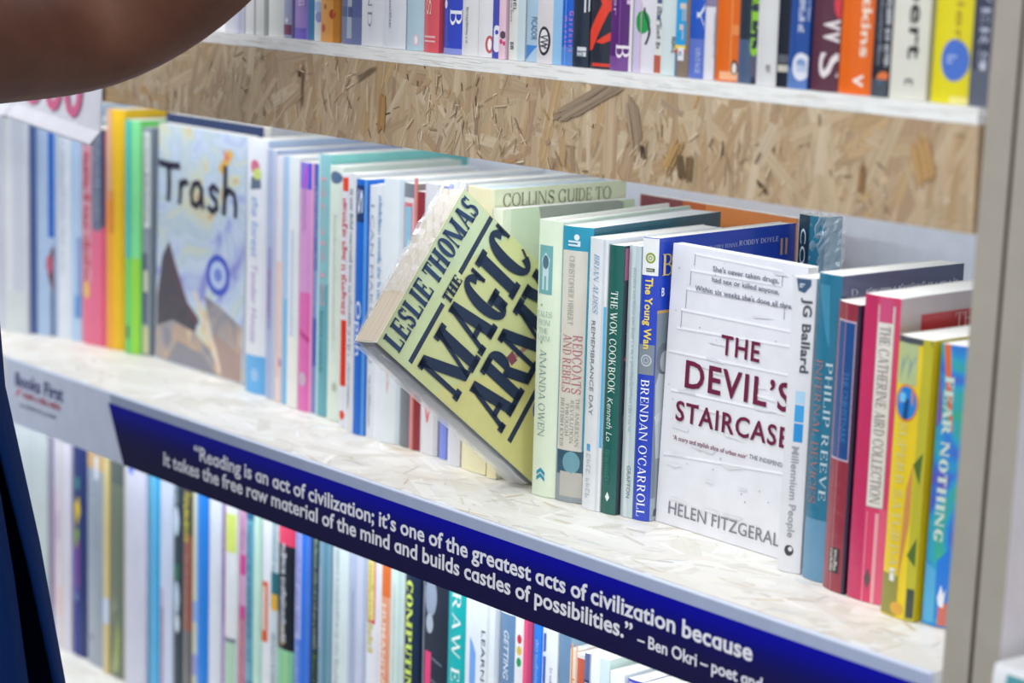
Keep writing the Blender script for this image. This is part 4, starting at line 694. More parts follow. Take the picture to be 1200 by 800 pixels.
# the tipped book: standing on its lower spine corner, head tilted out of the row
mg = Book(Vector((-468.6, 86.4, 3.2)) - Vector((.9945, .0687, .0791)) * 24, (.9945, .0687, .0791), 24, (-.1047, .6299, .7696), 131.4, (.0031, -.7737, .6336), 184.4)
mg.bulge = .5
NV = '#26344f'
mroot, mcov = make_book(mg, 'worn yellow-green book with big slab capitals tipped diagonally out of the row', GM, spine='#7f858a', front='#d2d79a', back='#b58a5a', page='#d9cdbb', wrap=.12,
  fart=[('p', '#cfdcab', [(1, 183.5), (130.5, 183.5), (130.5, 150), (1, 150)]), ('p', '#cad9b2', [(40, 183.5), (130.5, 183.5), (130.5, 128)]), ('p', '#d9d48c', [(1, 120), (70, 60), (100, 2), (1, 2)]),
        ('b', 149.0, 153.2, NV, 5.5, 55.5), ('b', 149.0, 153.2, NV, 81.5, 130.5), ('b', 36.2, 40.8, NV, 11.5, 126), ('c', 54, 25, 16, '#1f3fc4', 11), ('c', 54, 25, 12.5, '#dfe6f4', 8),
        ('p', '#b0897a', [(62, 74), (60, 71), (86, 60), (88, 63)]), ('p', '#8a4a5a', [(59, 78), (57, 70), (63, 68), (66, 76)])],
  ftext=[('t', 'LESLIE THOMAS', 5.0, 127.5, 163.5, 181.8, '#2f466a', 'fat'), ('t', 'THE', 58.5, 78.5, 146.2, 155.2, NV, 'slab'), ('t', 'MAGIC', 7.0, 130.5, 98.5, 144.5, NV, 'slab'), ('t', 'ARMY', 12.0, 126.5, 48.6, 93.8, NV, 'slab')],
  sart=[('b', 0, 184, '#a9adb0', 0, 5), ('b', 0, 184, '#4c5460', 20, 24), ('b', 20, 160, '#8f9498', 8, 15)])
def wrapfn(u, v):   # over the head of the book, from the front edge to the back cover, drooping over both
    a = mg.L + 1.2 - v * (mg.L + 2.4); b = 2 + (.30 + .72 * u) * (mg.dep - 1)
    lift = 1.2 + 3.0 * math.sin(v * math.pi) * (.4 + .6 * u)
    return (mg.o + mg.S * a + mg.D * b + mg.Z * (mg.h + lift)) / 1000, mg.Z
film('plastic_wrap', mroot, wrapfn, 16, 7, .0016, 3, film_mat())
def wrapfn2(u, v):   # loose flap along the far edge of the head
    return (mg.o + mg.S * (-1.5 + 3 * v) + mg.D * (4 + u * (mg.dep - 6)) + mg.Z * (mg.h - 9 + 12 * v)) / 1000, -mg.S
film('plastic_wrap', mroot, wrapfn2, 22, 3, .0011, 5, film_mat())
def wrapfn3(u, v):   # sleeve along the spine
    return (mg.o + mg.S * (mg.L * v) + mg.D * (-3.2 - 1.2 * math.sin(v * 3.1)) + mg.Z * (4 + u * (mg.h - 4))) / 1000, -mg.D
film('plastic_wrap', mroot, wrapfn3, 18, 4, .0006, 8, film_mat())

M((-454, 74), (-432.5, 78), 200, '#dbe8d3', 'pale mint hardback with a small sheep picture at the top of its spine', dep=157, yaw=13, hard=True, front='#dcebd8',
  sart=[('b', 147, 182, '#6fa9ad', 1.5, 14.5), ('p', '#c3d6de', [(5, 150), (5, 166), (4, 172), (8, 177), (12, 172), (11, 166), (11, 150), (9, 150), (9, 160), (7, 160), (7, 150)]), ('c', 8, 170, 3, '#4d6f80', 5), ('p', '#2f8fae', [(5, 18), (9, 21), (13, 18), (13, 15), (9, 18), (5, 15)]), ('p', '#2f8fae', [(5, 14), (9, 17), (13, 14), (13, 11), (9, 14), (5, 11)]), ('c', 5, 139, .9, '#9aa86a'), ('c', 6, 112, .9, '#9aa86a')],
  stext=[('t', 'AMANDA OWEN', 107, 44, 5, 11.5, '#5c7f86', 'fine')])
am = Book((-454, 74, 0), (21.5, 4, 0), 21.87, (-math.sin(math.radians(13)), math.cos(math.radians(13)), 0), 157, (0, 0, 1), 200)
LINES = []
for s_, v, u0, u1 in (('TALES', 131, .8, 15.5), ('FROM', 125, 2.5, 14), ('THE', 119, 3.5, 12.5), ('FARM', 113.5, 2.5, 14)):
    LINES.append(('t', s_, u0, u1, v, v + 4, '#7fa09c', 'fine'))
_a = [o for o in bpy.data.objects if o.get('label', '').startswith('pale mint hardback')][0]
letters('spine_lettering', [c for c in bpy.data.objects if c.parent == _a and c.name.startswith('cover')][0], am.sp, am, LINES, False)
M((-431, 77), (-408, 85.5), 198, '#2a95b4', 'blue-topped paperback with a beige title panel and red capitals', dep=157, yaw=12.6, wrap=.15, front='#2f6f80',
  sart=[('b', 0, 37, '#8f98a0'), ('b', 20, 38, '#35586c', 1, 23), ('c', 13, 29, 7, '#6f9fae', 8), ('b', 4, 22, '#b9b7b0', 4, 22), ('b', 37.5, 181, '#d3cfc4', .6, 21), ('c', 12, 190.5, 2.2, '#e4eef2'), ('q', 0, 0, 0, 0, 0)][:6],
  stext=[('t', 'CHRISTOPHER HIBBERT', 177, 128, 6.5, 11, '#7d8580', 'fine'), ('t', 'REDCOATS', 121, 79, 11.6, 19, '#b06a78', 'serif'), ('t', 'AND REBELS', 121, 79.5, 3.2, 10.6, '#b06a78', 'serif'), ('t', 'THE AMERICAN', 76, 41, 15.4, 18.4, '#6f7678', 'fine'), ('t', 'REVOLUTION', 74, 43, 11.2, 14.2, '#6f7678', 'fine'), ('t', 'THROUGH', 72, 48, 7.0, 10, '#6f7678', 'fine'), ('t', 'BRITISH EYES', 75, 40, 2.8, 5.8, '#6f7678', 'fine'), ('q', 188, 184, 5, 18, '#cfe4ee')], page='#eff0ee')
M((-403, 78.5), (-384.5, 79), 193, '#dfe3e8', 'white paperback with spaced grey-blue lettering and a cyan right edge', dep=124, yaw=8, wrap=.2, sart=[('b', 46, 146, '#4fb4e6', 16.6, 18.5), ('b', 42, 47, '#4a9fd6', 4.5, 8.5), ('b', 0, 193, '#cdd3da', 14.5, 16.5)], stext=[('t', 'BRIAN ALDISS', 182, 140, 6, 11.5, '#7fa0c4', 'serifi'), ('t', 'REMEMBRANCE DAY', 135, 68, 5.5, 10, '#6f7c88', 'sans'), ('q', 40, 8, 4.5, 11, '#b9c3cc')])
M((-384, 80), (-371.5, 82.5), 190, '#1d5f58', 'dark green cookbook with white lettering and a pink patch on its cover', dep=128, yaw=8, wrap=.25, front='#3a4450',
  sart=[('p', '#dfe9e4', [(4, 12), (6, 9), (8, 12), (6, 16)])], stext=[('t', 'THE WOK COOKBOOK', 158, 86, 3.2, 9.2, '#e0ece6', 'serif'), ('t', 'Kenneth Lo', 83, 52, 3.2, 8.4, '#cfe0d8', 'sansi'), ('q', 46, 22, 3.4, 7, '#3f8474')],
  fart=[('b', 166, 188, '#a9688a', 1, 26), ('p', '#e0d24a', [(8, 96), (18, 110), (24, 90), (14, 84)]), ('p', '#c9684a', [(3, 110), (14, 124), (16, 104)]), ('p', '#7f8c94', [(4, 70), (20, 80), (22, 50), (6, 44)]), ('p', '#d98a3a', [(4, 128), (18, 140), (20, 132)]), ('c', 12, 30, 6, '#d9c23a')], ftext=[('t', 'C', 18, 24, 172, 182, '#f2e8ee', 'sans')])
M((-370.8, 86.5), (-358.2, 86.5), 191, '#b9cbd0', 'pale grey-blue paperback with a tiny publisher line at its foot', dep=122, yaw=8, wrap=.15, sart=[('b', 0, 191, '#cfdade', 4, 8)], stext=[('t', 'GRAFTON', 37, 14, 7, 10.5, '#6a7c80', 'sans'), ('q', 176, 60, 6.5, 9.5, '#a3b8c0')])
yb = M((-357, 86.5), (-345.2, 91), 198, '#2743bb', 'royal blue paperback with yellow and white lettering and a grey girl photo', dep=152, yaw=7.8, wrap=.15, front='#1440bd',
  sart=[('b', 172, 197.5, '#e6e9ea', 0, 12.4), ('o', 6.5, 184, 3.8, 1.5, '#8fa03c'), ('o', 6.5, 184, 1.6, .9, '#8fa03c'), ('b', 103, 124, '#7d8894', 0, 12), ('o', 6, 113, 4.2, 1, '#b9c3ca'), ('o', 6, 113, 2.2, .8, '#a9b4bc')],
  stext=[('t', 'The Young Wan', 170.5, 121, 3.6, 9.4, '#e6cf5a', 'black'), ('t', 'BRENDAN O\'CARROLL', 99.5, 3, 2.8, 9.2, '#eef0f4', 'serif'), ('q', 177, 174.6, 3.5, 10, '#5f6b50')],
  fart=[('b', 0, 147, '#7e8b97', 0, 151), ('b', 146, 148, '#c9a25c', 0, 151), ('p', '#a9b3bc', [(0, 0), (150, 0), (150, 20), (0, 16)]), ('p', '#c3ccd2', [(1, 96), (4, 104), (12, 104), (16, 94), (19, 62), (16, 44), (4, 44), (2, 70)]), ('c', 8.5, 114, 7.5, '#6f7882', 11), ('c', 10, 112, 5, '#b4bcc2', 7.5), ('p', '#d3dade', [(1, 74), (16, 82), (18, 77), (3, 68)]), ('p', '#9aa4ac', [(4, 44), (8, 44), (8, 6), (5, 6)]), ('p', '#8f99a2', [(11, 44), (15, 44), (14, 8), (11, 8)]), ('p', '#5c656e', [(4, 8), (15, 10), (15, 3), (3, 3)]), ('b', 176, 188, '#d9b06a', 134.5, 137), ('b', 176, 188, '#d9b06a', 140, 142.5)],
  ftext=[('t', 'tender and very funny.\u201d', 30, 85, 186, 189.6, '#c9d3ee', 'serif'), ('t', '\u2014RODDY DOYLE', 86, 131, 186.4, 190, '#d5dcf0', 'serif'), ('t', 'B', 3, 14, 172, 187, '#d9c07a', 'serif'), ('t', 'B', 3, 6, 158, 164, '#e6eaf2', 'bold')])
# front-facing white paperback
dv = []
for (u0, v0, u1, v1) in ((22, 189.5, 106, 188.5), (19, 178, 106, 179), (16, 164.8, 110, 167), (12, 150, 127, 150.5), (9, 137, 127, 141), (7, 93.5, 127, 96), (4, 48, 127, 57), (2, 120, 127, 122)):
    dv += [('p', '#cccdd6', [(u0, v0), (u1, v1), (u1, v1 - .9), (u0, v0 - .9)]), ('p', '#eceef4', [(u0, v0 + 1.6), (u1, v1 + 1.6), (u1, v1), (u0, v0)])]
for (u, v0, v1) in ((22, 182, 190), (19, 168, 178), (16, 152, 165), (12.5, 138, 150), (106, 179, 188), (110, 158, 167)): dv.append(('b', v0, v1, '#9a9ba8', u, u + .7))
rnd = random.Random(9)
for i in range(40): dv.append(('c', rnd.uniform(4, 122), rnd.uniform(4, 190), rnd.uniform(.2, .7), rnd.choice(('#c3c3cc', '#b3b3bd', '#a8a8b2'))))
for i in range(26): u, v = rnd.uniform(4, 100), rnd.uniform(4, 190); dv.append(('p', rnd.choice(('#d5d6de', '#dcdde4', '#e6e7ee')), [(u, v), (u + rnd.uniform(8, 26), v + .6), (u + rnd.uniform(8, 26), v - rnd.uniform(.8, 3)), (u + 2, v - 1.6)]))
MR = '#6a1c3f'
faceout(-345.3, 97, 129, 9, 194.6, 'white plank-patterned paperback with maroon capitals standing face out', lean=(.016, .02), spine='#dcdde2', front='#dfe0e7', wrap=0, page='#f4f3f0', fart=dv,
  ftext=[('t', 'She\'s never taken drugs,', 41, 104, 180.8, 184.4, '#6a6c7e', 'bold'), ('t', 'had sex or killed anyone.', 41, 105, 173.6, 177.2, '#6a6c7e', 'bold'), ('t', 'Within six weeks she\'s done all three.', 25, 121, 165.6, 169.3, '#6a6c7e', 'bold'),
         ('t', 'THE', 54, 91, 126.6, 140.2, MR, 'din'), ('t', 'DEVIL\u2019S', 21, 122.5, 98.6, 117.8, MR, 'din'), ('t', 'STAIRCASE', 14, 123.5, 74.4, 88.4, MR, 'din'),
         ('t', '\u2018A scary and stylish slice of urban noir\u2019', 13, 86, 60.4, 63.6, '#7a4058', 'bold'), ('t', 'THE INDEPENDENT', 88, 128, 61.4, 64.4, '#7c7c88', 'bold'), ('t', 'HELEN FITZGERALD', 13, 131, 8.2, 17.4, '#7e8088', 'sans')])
# behind the white paperback
def backbook(x0, x1, y, h, c, label, **kw): return make_book(Book((x0, y + 8, 0), (0, -1, 0), 8, (1, 0, 0), x1 - x0, (0, .0, 1), h), label, GM, spine=c, **kw)
backbook(-560, -385, 262, 198, '#e08a4c', 'orange book facing out at the back of the shelf, only its top edge showing', fart=[('b', 150, 198, '#8f4f52', 1, 50), ('b', 165, 198, '#c96a3a', 50, 76)])
wr, wc = M((-357, 236), (-333, 238), 206, '#256a86', 'plastic-wrapped blue book standing at the back right of the shelf', dep=16, yaw=-5, wrap=.3, front='#8fb4c6', sart=[('b', 120, 206, '#1c3a4c', 0, 11), ('b', 120, 206, '#2f7f9c', 12, 24)], stext=[('t', 'COSY', 196, 150, 2.5, 8.5, '#dfe8ee', 'sans')])
wb = Book((-357, 236, 0), (24, 2, 0), 24.1, (.34, .94, 0), 50, (0, 0, 1), 206)
def wrapfn4(u, v): return (wb.o + wb.S * (12 + 27 * u) + Vector((0, -1.8, 0)) + Vector((.2, .4, 0)) * max(0, u - .5) * 20 + wb.Z * (120 + 90 * v)) / 1000, Vector((0.5, -1, 0)).normalized()
film('plastic_wrap', wr, wrapfn4, 10, 26, .0016, 12, film_mat())

M((-206, 78), (-189.2, 82), 192, '#dadce2', 'slim white paperback with dark author name and blue squares', dep=122, yaw=2, lean=.012, sart=[('p', '#3f5a78', [(3, 191), (14, 191), (14, 187), (10, 182), (5, 183)]), ('b', 111, 119, '#a9d3ee', 7.5, 14), ('b', 99, 110, '#3f9fdc', 7.5, 14), ('b', 86, 98, '#2a8fd4', 7.5, 14), ('c', 9, 14.5, 3.4, '#3c3e46', 3.6), ('c', 10, 15.5, 1.5, '#dadce2'), ('q', 0, 0, 0, 0, 0)][:6],
  stext=[('t', 'JG Ballard', 179, 131, 9.6, 15.6, '#4c5058', 'black'), ('t', 'Millennium People', 83, 23, 7.2, 12.6, '#9c9fa6', 'bold'), ('q', 188, 184.5, 6, 11, '#cfdbe6')])
M((-185, 80), (-164.5, 79.5), 197, '#23708f', 'teal paperback with orange and pale lettering, grey-navy cover', dep=117, yaw=2, lean=.01, wrap=.3, front='#4d5a76', sart=[('b', 0, 40, '#5f8fb0'), ('p', '#3f88a6', [(2, 190), (10, 160), (14, 150), (12, 190)])],
  stext=[('t', 'PHILIP REEVE', 141.5, 53, 12.4, 17.6, '#b9cdd6', 'serif'), ('t', 'INFERNAL DEVICES', 142, 50, 3, 9.6, '#b5705c', 'fine')], fart=[('b', 178, 184, '#6f7a94', 4, 110)], ftext=[('t', 'D', 8, 14, 183.5, 188, '#c3c9d6', 'fine'), ('q', 22, 112, 183.5, 188, '#c3c9d6')])
M((-162, 75), (-139.5, 70.5), 183, '#8f2f3f', 'dark red paperback with a navy title panel and grey foot label', dep=118, yaw=3, lean=.012, wrap=.3, front='#3a2440', sart=[('b', 84, 172, '#c3b4c4', 2.4, 20.4), ('b', 85, 171, '#1d4a86', 3, 19.8), ('b', 12, 28, '#23252c', 8, 18), ('b', 0, 183, '#c98a94', 10.6, 11.1), ('b', 0, 183, '#1f2440', 21, 23.5)], stext=[('t', 'THE CHRISTMAS', 140, 96, 12.5, 17, '#4f8fc4', 'fine'), ('q', 27, 13, 13.4, 16.6, '#c9c6c0'), ('q', 27, 13, 9.4, 12.4, '#c9c6c0')])
M((-137, 71), (-109.5, 73), 191, '#d23a68', 'wide crimson-pink paperback with a long white lettered label', dep=112, yaw=4, lean=.013, wrap=.2, front='#b9aeb0', sart=[('b', 0, 191, '#c02f60', 0, 11), ('b', 60, 186, '#8c8488', 12.0, 24.4), ('b', 60.6, 185.4, '#dcd8d2', 12.4, 24), ('b', 175, 190, '#c84a78', 13, 23), ('b', 0, 57, '#e0899c', 13, 13.8), ('b', 0, 57, '#e0a0a8', 19.5, 22), ('p', '#5c4a4e', [(14, 15), (16.5, 22), (19, 15), (16.5, 8)]), ('b', 0, 60, '#d8587a', 22, 27.5)], stext=[('t', 'THE CATHERINE AIRD COLLECTION', 173, 63, 14.4, 22, '#7d797c', 'serif')],
  fart=[('b', 166, 179.5, '#b8323f', 20, 111)], ftext=[('t', 'THE', 53, 78, 169.5, 178, '#dcc8c4', 'fine')])
M((-100, 62), (-73.5, 62), 172, '#e5c81c', 'yellow paperback with a blue disc and pale outlined lettering', dep=105, yaw=2, lean=.02, wrap=.3, sart=[('b', 143, 168, '#aebd8a', 1, 17), ('b', 168, 172, '#4a4f56', 0, 26), ('b', 0, 172, '#b8b32a', 20, 26.5), ('c', 10, 132, 9.6, '#d9843a', 11.4), ('c', 10, 132, 8.2, '#1f7fd0', 10), ('p', '#16467c', [(8, 122), (12, 122), (12.5, 134), (9, 136)]), ('c', 7, 135, 3, '#6fc0ea', 3), ('p', '#c98a4a', [(13, 20), (19, 60), (19, 96), (15, 80)]), ('p', '#4d6a24', [(19, 96), (25, 104), (24, 84)]), ('p', '#4d6a24', [(19, 40), (25, 52), (25, 34)]), ('b', 1, 26, '#8f8a3a', 0, 14), ('b', 2, 20, '#3d463a', 21, 26), ('b', 22, 30, '#e2e4e2', 6.5, 10.5), ('c', 14, 6, 5, '#d9a53a', 4)] + [('p', '#7fa0a8', [(3 + i * 3.4, 146 + (i % 2) * 8), (6 + i * 3.4, 156 + (i % 2) * 6), (4.4 + i * 3.4, 160)]) for i in range(4)],
  stext=[('t', 'SUPERB SATURDAY', 120, 24, 5.2, 12.4, '#c9c58c', 'serif')])
M((-70.5, 66), (-53, 70), 171, '#2f93b8', 'rainbow teal paperback with orange streak and white lettering beside the upright', dep=98, yaw=1, lean=.02, wrap=.3, front='#b06a8a', sart=[('b', 0, 171, painted(['#6a4fb0', '#3f5fc8', '#1f86d0', '#2aa0bc', '#2fa68e', '#4fb878', '#2f90c8'], 16, 'rainbow_print')), ('p', '#d9642a', [(2, 171), (6.5, 171), (9.5, 140), (12, 118), (9.5, 124), (5, 148)]), ('p', '#7a4fae', [(.5, 156), (3, 140), (4, 126), (.5, 120)]), ('p', '#1f78d8', [(8, 40), (16.5, 50), (16.5, 8), (9, 4)]), ('p', '#4fa8d8', [(.5, 38), (8, 34), (8, 2), (.5, 2)]), ('p', '#c96a5c', [(11, 12), (16.5, 16), (16.5, 1), (11, 1)]), ('p', '#e4e6ea', [(10, 18), (12, 26), (13.6, 20), (15, 24), (14, 12), (11, 13)])],
  stext=[('t', 'FEAR NOTHING', 152, 52, 4.6, 10.8, '#c3d6cc', 'fat')])

# ---------------------------------------------------------------- book lying on the neighbouring shelf
make_book(Book((54, -14, 22), (0, 0, -1), 21, (0, 1, 0), 128, (1, 0, 0), 196), 'teal-spined book lying flat on the neighbouring shelf at the right frame edge', None, spine='#4f9aa6', front='#e6e6ea', back='#eceef2',
  sart=[('b', 0, 9, '#e9edf2'), ('b', 0, 196, '#e9edf2', 0, 4)])
_b = Book((54, -14, 22), (0, 0, -1), 21, (0, 1, 0), 128, (1, 0, 0), 196)
mb = MB(); mb.poly([_b.pl(-.2, u, v) for u, v in ((6, 22), (6, 190), (60, 190), (60, 22))], mat('#e08a7c', .5))
_r = [o for o in bpy.data.objects if o.get('label', '').startswith('teal-spined book lying')][0]
mb.build('cover_picture', [c for c in bpy.data.objects if c.parent == _r and c.name.startswith('cover')][0])

# ---------------------------------------------------------------- person reaching to the upper shelf
def skin_mat():
    m = bpy.data.materials.new('skin'); m.use_nodes = True; nt = m.node_tree; b = nt.nodes['Principled BSDF']
    b.inputs['Roughness'].default_value = .6; b.inputs['Specular IOR Level'].default_value = .25; b.inputs['Subsurface Weight'].default_value = .08; b.inputs['Subsurface Radius'].default_value = (.01, .004, .002)
    tc = nt.nodes.new('ShaderNodeTexCoord'); n = nt.nodes.new('ShaderNodeTexNoise'); n.inputs['Scale'].default_value = 22; n.inputs['Detail'].default_value = 6
    r = nt.nodes.new('ShaderNodeValToRGB'); r.color_ramp.elements[0].position = .3; r.color_ramp.elements[0].color = (*rgb('#5f3d30'), 1); r.color_ramp.elements[1].position = .7; r.color_ramp.elements[1].color = (*rgb('#724c3c'), 1)
    nt.links.new(tc.outputs['Object'], n.inputs['Vector']); nt.links.new(n.outputs['Fac'], r.inputs['Fac']); nt.links.new(r.outputs['Color'], b.inputs['Base Color'])
    n2 = nt.nodes.new('ShaderNodeTexNoise'); n2.inputs['Scale'].default_value = 420; bp = nt.nodes.new('ShaderNodeBump'); bp.inputs['Strength'].default_value = .15; bp.inputs['Distance'].default_value = .001
    nt.links.new(tc.outputs['Object'], n2.inputs['Vector']); nt.links.new(n2.outputs['Fac'], bp.inputs['Height']); nt.links.new(bp.outputs['Normal'], b.inputs['Normal']); return m
pv = []; pe = []; pr = []
def node(p, r, par=None):
    pv.append(p); pr.append(r if isinstance(r, tuple) else (r, r)); k = len(pv) - 1
    if par is not None: pe.append((par, k))
    return k
def path(par, pts):
    for p, r in pts: par = node(p, r, par)
    return par
pel = node((-0.780, -0.430, -.20), (.15, .11))
ch = path(pel, [((-0.745, -0.380, -.05), (.13, .10)), ((-0.765, -0.385, .10), (.14, .105)), ((-0.780, -0.390, .22), (.15, .105)), ((-0.785, -0.390, .31), (.10, .08))])
nk = path(ch, [((-0.790, -0.380, .37), .055), ((-0.790, -0.360, .43), .056)])
hd = path(nk, [((-.787, -.322, .475), .082), ((-.786, -.318, .535), .100), ((-.785, -.325, .605), .098), ((-.785, -.328, .645), .06)])
for sx in (-1, 1): path(hd - 2, [((-.786 + sx * .085, -.325, .53), (.020, .026)), ((-.786 + sx * .098, -.33, .535), (.012, .024))])
path(hd - 2, [((-.786, -.245, .525), .022), ((-.786, -.225, .515), .014)])
ra = path(ch, [((-.69, -.385, .318), .065), ((-.630, -.385, .310), .060), ((-.652, -.300, .312), .056), ((-.690, -.215, .314), .054), ((-.722, -.137, .3115), .0560),
               ((-.660, -.098, .351), .0560), ((-.600, -.078, .392), .0460), ((-.548, -.056, .440), (.030, .024))])
palm = path(ra, [((-.530, -.050, .452), (.036, .017)), ((-.512, -.048, .464), (.040, .015))])
for k, (dx, dz, L) in enumerate(((-.020, .026, .9), (-.006, .014, 1.0), (.008, .000, .95), (.020, -.014, .78))):
    b = (-.512 + dx * .9, -.048, .464 + dz)
    path(palm, [((b[0] + .012, b[1] + .004, b[2] + .010), .0098), ((b[0] + .030 * L, b[1] + .012, b[2] + .024 * L), .0090), ((b[0] + .046 * L, b[1] + .018, b[2] + .026 * L), .0082), ((b[0] + .058 * L, b[1] + .022, b[2] + .016 * L), .0070)])
path(ra, [((-.548, -.044, .466), .013), ((-.545, -.032, .488), .011), ((-.532, -.022, .504), .009)])
la = path(ch, [((-0.885, -0.395, .30), .06), ((-0.945, -0.400, .26), .055), ((-0.975, -0.390, .12), .047), ((-0.985, -0.370, 0.0), .042), ((-0.980, -0.320, -.12), .036), ((-0.975, -0.280, -.20), .028)])
lp = path(la, [((-0.973, -0.265, -.235), (.018, .036)), ((-0.971, -0.250, -.27), (.016, .038))])
for k in range(4): path(lp, [((-0.971, -0.272 + k * .017, -.30), .0092), ((-0.967, -0.268 + k * .016, -.335), .0082), ((-0.959, -0.264 + k * .015, -.358), .007)])
path(la, [((-0.963, -0.240, -.235), .011), ((-0.957, -0.218, -.262), .009)])
for sx in (-1, 1):
    f = path(pel, [((-.735 + sx * .095, -0.380, -.27), .092), ((-.735 + sx * .10, -0.375, -.45), .075), ((-.735 + sx * .10, -0.375, -.63), .056), ((-.735 + sx * .10, -0.385, -.80), .052), ((-.735 + sx * .10, -0.395, -1.0), .036), ((-.735 + sx * .10, -0.385, -1.055), .035), ((-.735 + sx * .105, -0.310, -1.065), (.040, .024)), ((-.735 + sx * .108, -0.240, -1.07), (.036, .018))])
me = bpy.data.meshes.new('person'); me.from_pydata(pv, pe, []); person = bpy.data.objects.new('person', me); COL.objects.link(person)
tag(person, 'person in loose navy shirt at left, bare arm raised to the upper shelf', 'person')
sk = person.modifiers.new('skin', 'SKIN'); sk.use_smooth_shade = True


for i, r in enumerate(pr): me.skin_vertices[0].data[i].radius = r; me.skin_vertices[0].data[i].use_root = (i == 0)
ss = person.modifiers.new('subdivision', 'SUBSURF'); ss.levels = 2; ss.render_levels = 2
sm_ = person.modifiers.new('smooth', 'SMOOTH'); sm_.factor = .5; sm_.iterations = 22
me.materials.append(skin_mat())
def cloth_mat(h, name):
    m = bpy.data.materials.new(name); m.use_nodes = True; nt = m.node_tree; b = nt.nodes['Principled BSDF']; b.inputs['Base Color'].default_value = (*rgb(h), 1); b.inputs['Roughness'].default_value = .85
    b.inputs['Specular IOR Level'].default_value = .1
    tc = nt.nodes.new('ShaderNodeTexCoord'); n2 = nt.nodes.new('ShaderNodeTexWave'); n2.inputs['Scale'].default_value = 300; bp = nt.nodes.new('ShaderNodeBump'); bp.inputs['Strength'].default_value = .2; bp.inputs['Distance'].default_value = .0008
    nt.links.new(tc.outputs['Object'], n2.inputs['Vector']); nt.links.new(n2.outputs['Fac'], bp.inputs['Height']); nt.links.new(bp.outputs['Normal'], b.inputs['Normal']); return m
navy = cloth_mat('#072a62', 'navy_cloth'); black = cloth_mat('#0b0c10', 'black_cloth')
def garment(name, rings, material, gap=None, folds=0.0, seed=1, thick=.003, n=72):
    """rings of (centre, rx, ry); gap(t) gives an open slit as angles in degrees"""
    vs = []; fs = []
    for j, (c, rx, ry) in enumerate(rings):
        t = j / (len(rings) - 1); g = gap(t) if gap else None
        for i in range(n + 1):
            a = (g[1] + (g[0] + 360 - g[1]) * i / n) if g else 360 * i / n
            a = math.radians(a); f = 1 + folds * t * (math.sin(a * 9 + 2 * t) * .5 + math.sin(a * 5 + 1 + t) * .5)
            vs.append((c[0] + rx * f * math.cos(a), c[1] + ry * f * math.sin(a), c[2]))
    for j in range(len(rings) - 1):
        for i in range(n):
            k = j * (n + 1) + i; fs.append((k, k + 1, k + n + 2, k + n + 1))
    me = bpy.data.meshes.new(name); me.from_pydata(vs, [], fs); o = bpy.data.objects.new(name, me); COL.objects.link(o); o.parent = person; me.materials.append(material)
    for p in me.polygons: p.use_smooth = True
    so = o.modifiers.new('thickness', 'SOLIDIFY'); so.thickness = thick; so.offset = 1
    return o
SH = [((-0.785, -0.390, .352), .095, .085), ((-0.783, -0.390, .325), .165, .112), ((-0.765, -0.371, .27), .188, .128), ((-0.7525, -0.363, .18), .186, .132), ((-0.737, -0.3705, .08), .186, .142), ((-0.720, -0.370, -.03), .198, .158), ((-0.7115, -0.3675, -.14), .212, .17), ((-0.706, -0.362, -.30), .222, .185)]
garment('shirt', SH, navy, gap=lambda t: (34 - 14 * max(0, t - .52), 34.05 + 36 * max(0, t - .52)), folds=.02)
garment('trousers', [((-0.745, -0.380, -.06), .165, .125), ((-0.735, -0.380, -.20), .185, .14), ((-0.735, -0.380, -.32), .198, .145), ((-0.735, -0.380, -.44), .205, .142)], black)
for sx in (-1, 1):
    garment('trouser_leg', [((-.735 + sx * .097, -0.380, -.40), .105, .125), ((-.735 + sx * .10, -0.375, -.63), .09, .10), ((-.735 + sx * .10, -0.385, -.85), .08, .09), ((-.735 + sx * .10, -0.390, -1.045), .075, .085)], black, n=36)
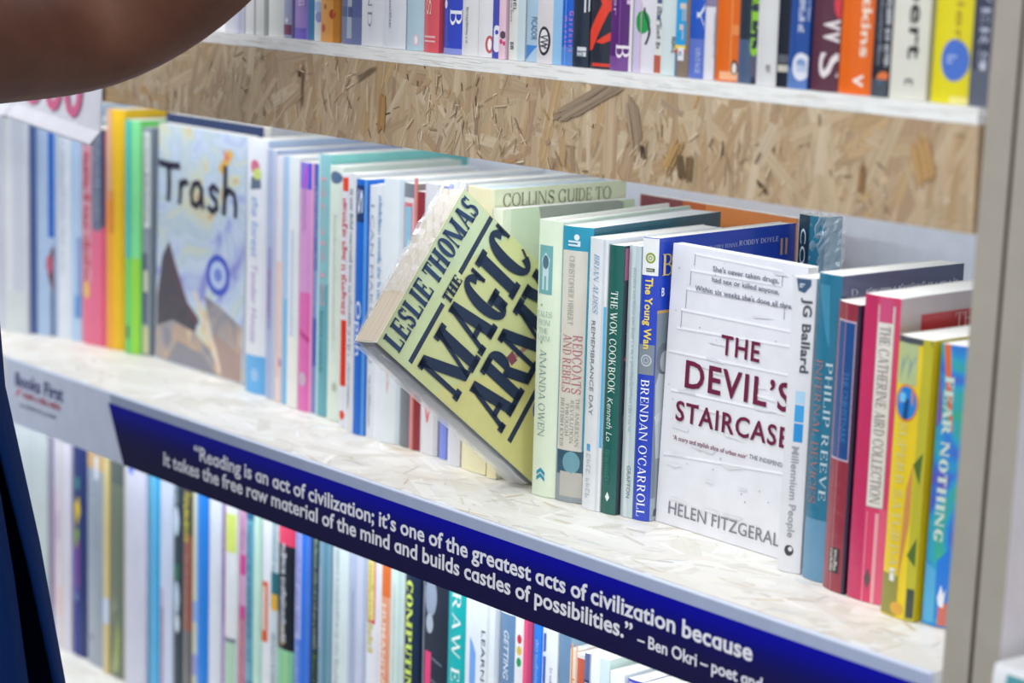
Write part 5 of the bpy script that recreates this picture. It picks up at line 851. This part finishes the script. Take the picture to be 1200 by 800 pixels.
def sleeve(name, pts, material):
    vs = []; fs = []; n = 28; P = [Vector(p) for p, r in pts]
    for j, (p, r) in enumerate(pts):
        d = (P[min(j + 1, len(P) - 1)] - P[max(j - 1, 0)]).normalized(); u = d.cross(Vector((0, 0, 1))).normalized(); w2 = d.cross(u)
        for i in range(n): a = 2 * math.pi * i / n; vs.append(tuple(P[j] + u * (r * math.cos(a)) + w2 * (r * math.sin(a))))
    for j in range(len(pts) - 1):
        for i in range(n): fs.append((j * n + i, j * n + (i + 1) % n, (j + 1) * n + (i + 1) % n, (j + 1) * n + i))
    me = bpy.data.meshes.new(name); me.from_pydata(vs, [], fs); o = bpy.data.objects.new(name, me); COL.objects.link(o); o.parent = person; me.materials.append(material)
    for p in me.polygons: p.use_smooth = True
    o.modifiers.new('thickness', 'SOLIDIFY').thickness = .003; return o
sleeve('sleeve', [((-0.705, -0.385, .30), .075), ((-0.625, -0.395, .30), .085), ((-0.610, -0.375, .305), .084), ((-0.620, -0.355, .307), .082)], navy)
sleeve('sleeve', [((-0.865, -0.395, .30), .075), ((-0.945, -0.400, .26), .078), ((-0.970, -0.395, .15), .072), ((-0.977, -0.390, .10), .07)], navy)
for sx in (-1, 1):
    mb = MB(); cx = -.735 + sx * .105
    sec = [(-.40, .034, .075), (-.36, .042, .085), (-.30, .044, .075), (-.24, .048, .055), (-.19, .046, .045), (-.155, .030, .035)]; n = 20; R_ = []
    for y, rx, hz in sec: R_.append([(cx + rx * math.cos(math.pi * i / n), y - .05, -1.0895 + hz * math.sin(math.pi * i / n)) for i in range(n + 1)])
    for a, b in zip(R_, R_[1:]):
        for i in range(n): mb.poly([a[i], a[i + 1], b[i + 1], b[i]], black)
        mb.poly([a[0], b[0], b[n], a[n]], black)
    mb.poly(R_[0], black); mb.poly(list(reversed(R_[-1])), black)
    o = mb.build('shoe', person)
mb = MB(); n = 24   # short hair cap
c = Vector((-0.785, -0.342, .56)); rows = []
for j in range(9):
    th = math.radians(8 + j * 11.0); rows.append([c + Vector((.088 * math.sin(th) * math.cos(2 * math.pi * i / n), .092 * math.sin(th) * math.sin(2 * math.pi * i / n) - .004, .098 * math.cos(th))) for i in range(n)])
for a, b in zip(rows, rows[1:]):
    for i in range(n): mb.poly([a[i], a[(i + 1) % n], b[(i + 1) % n], b[i]], black)
mb.poly(rows[0], black); mb.build('hair', person)
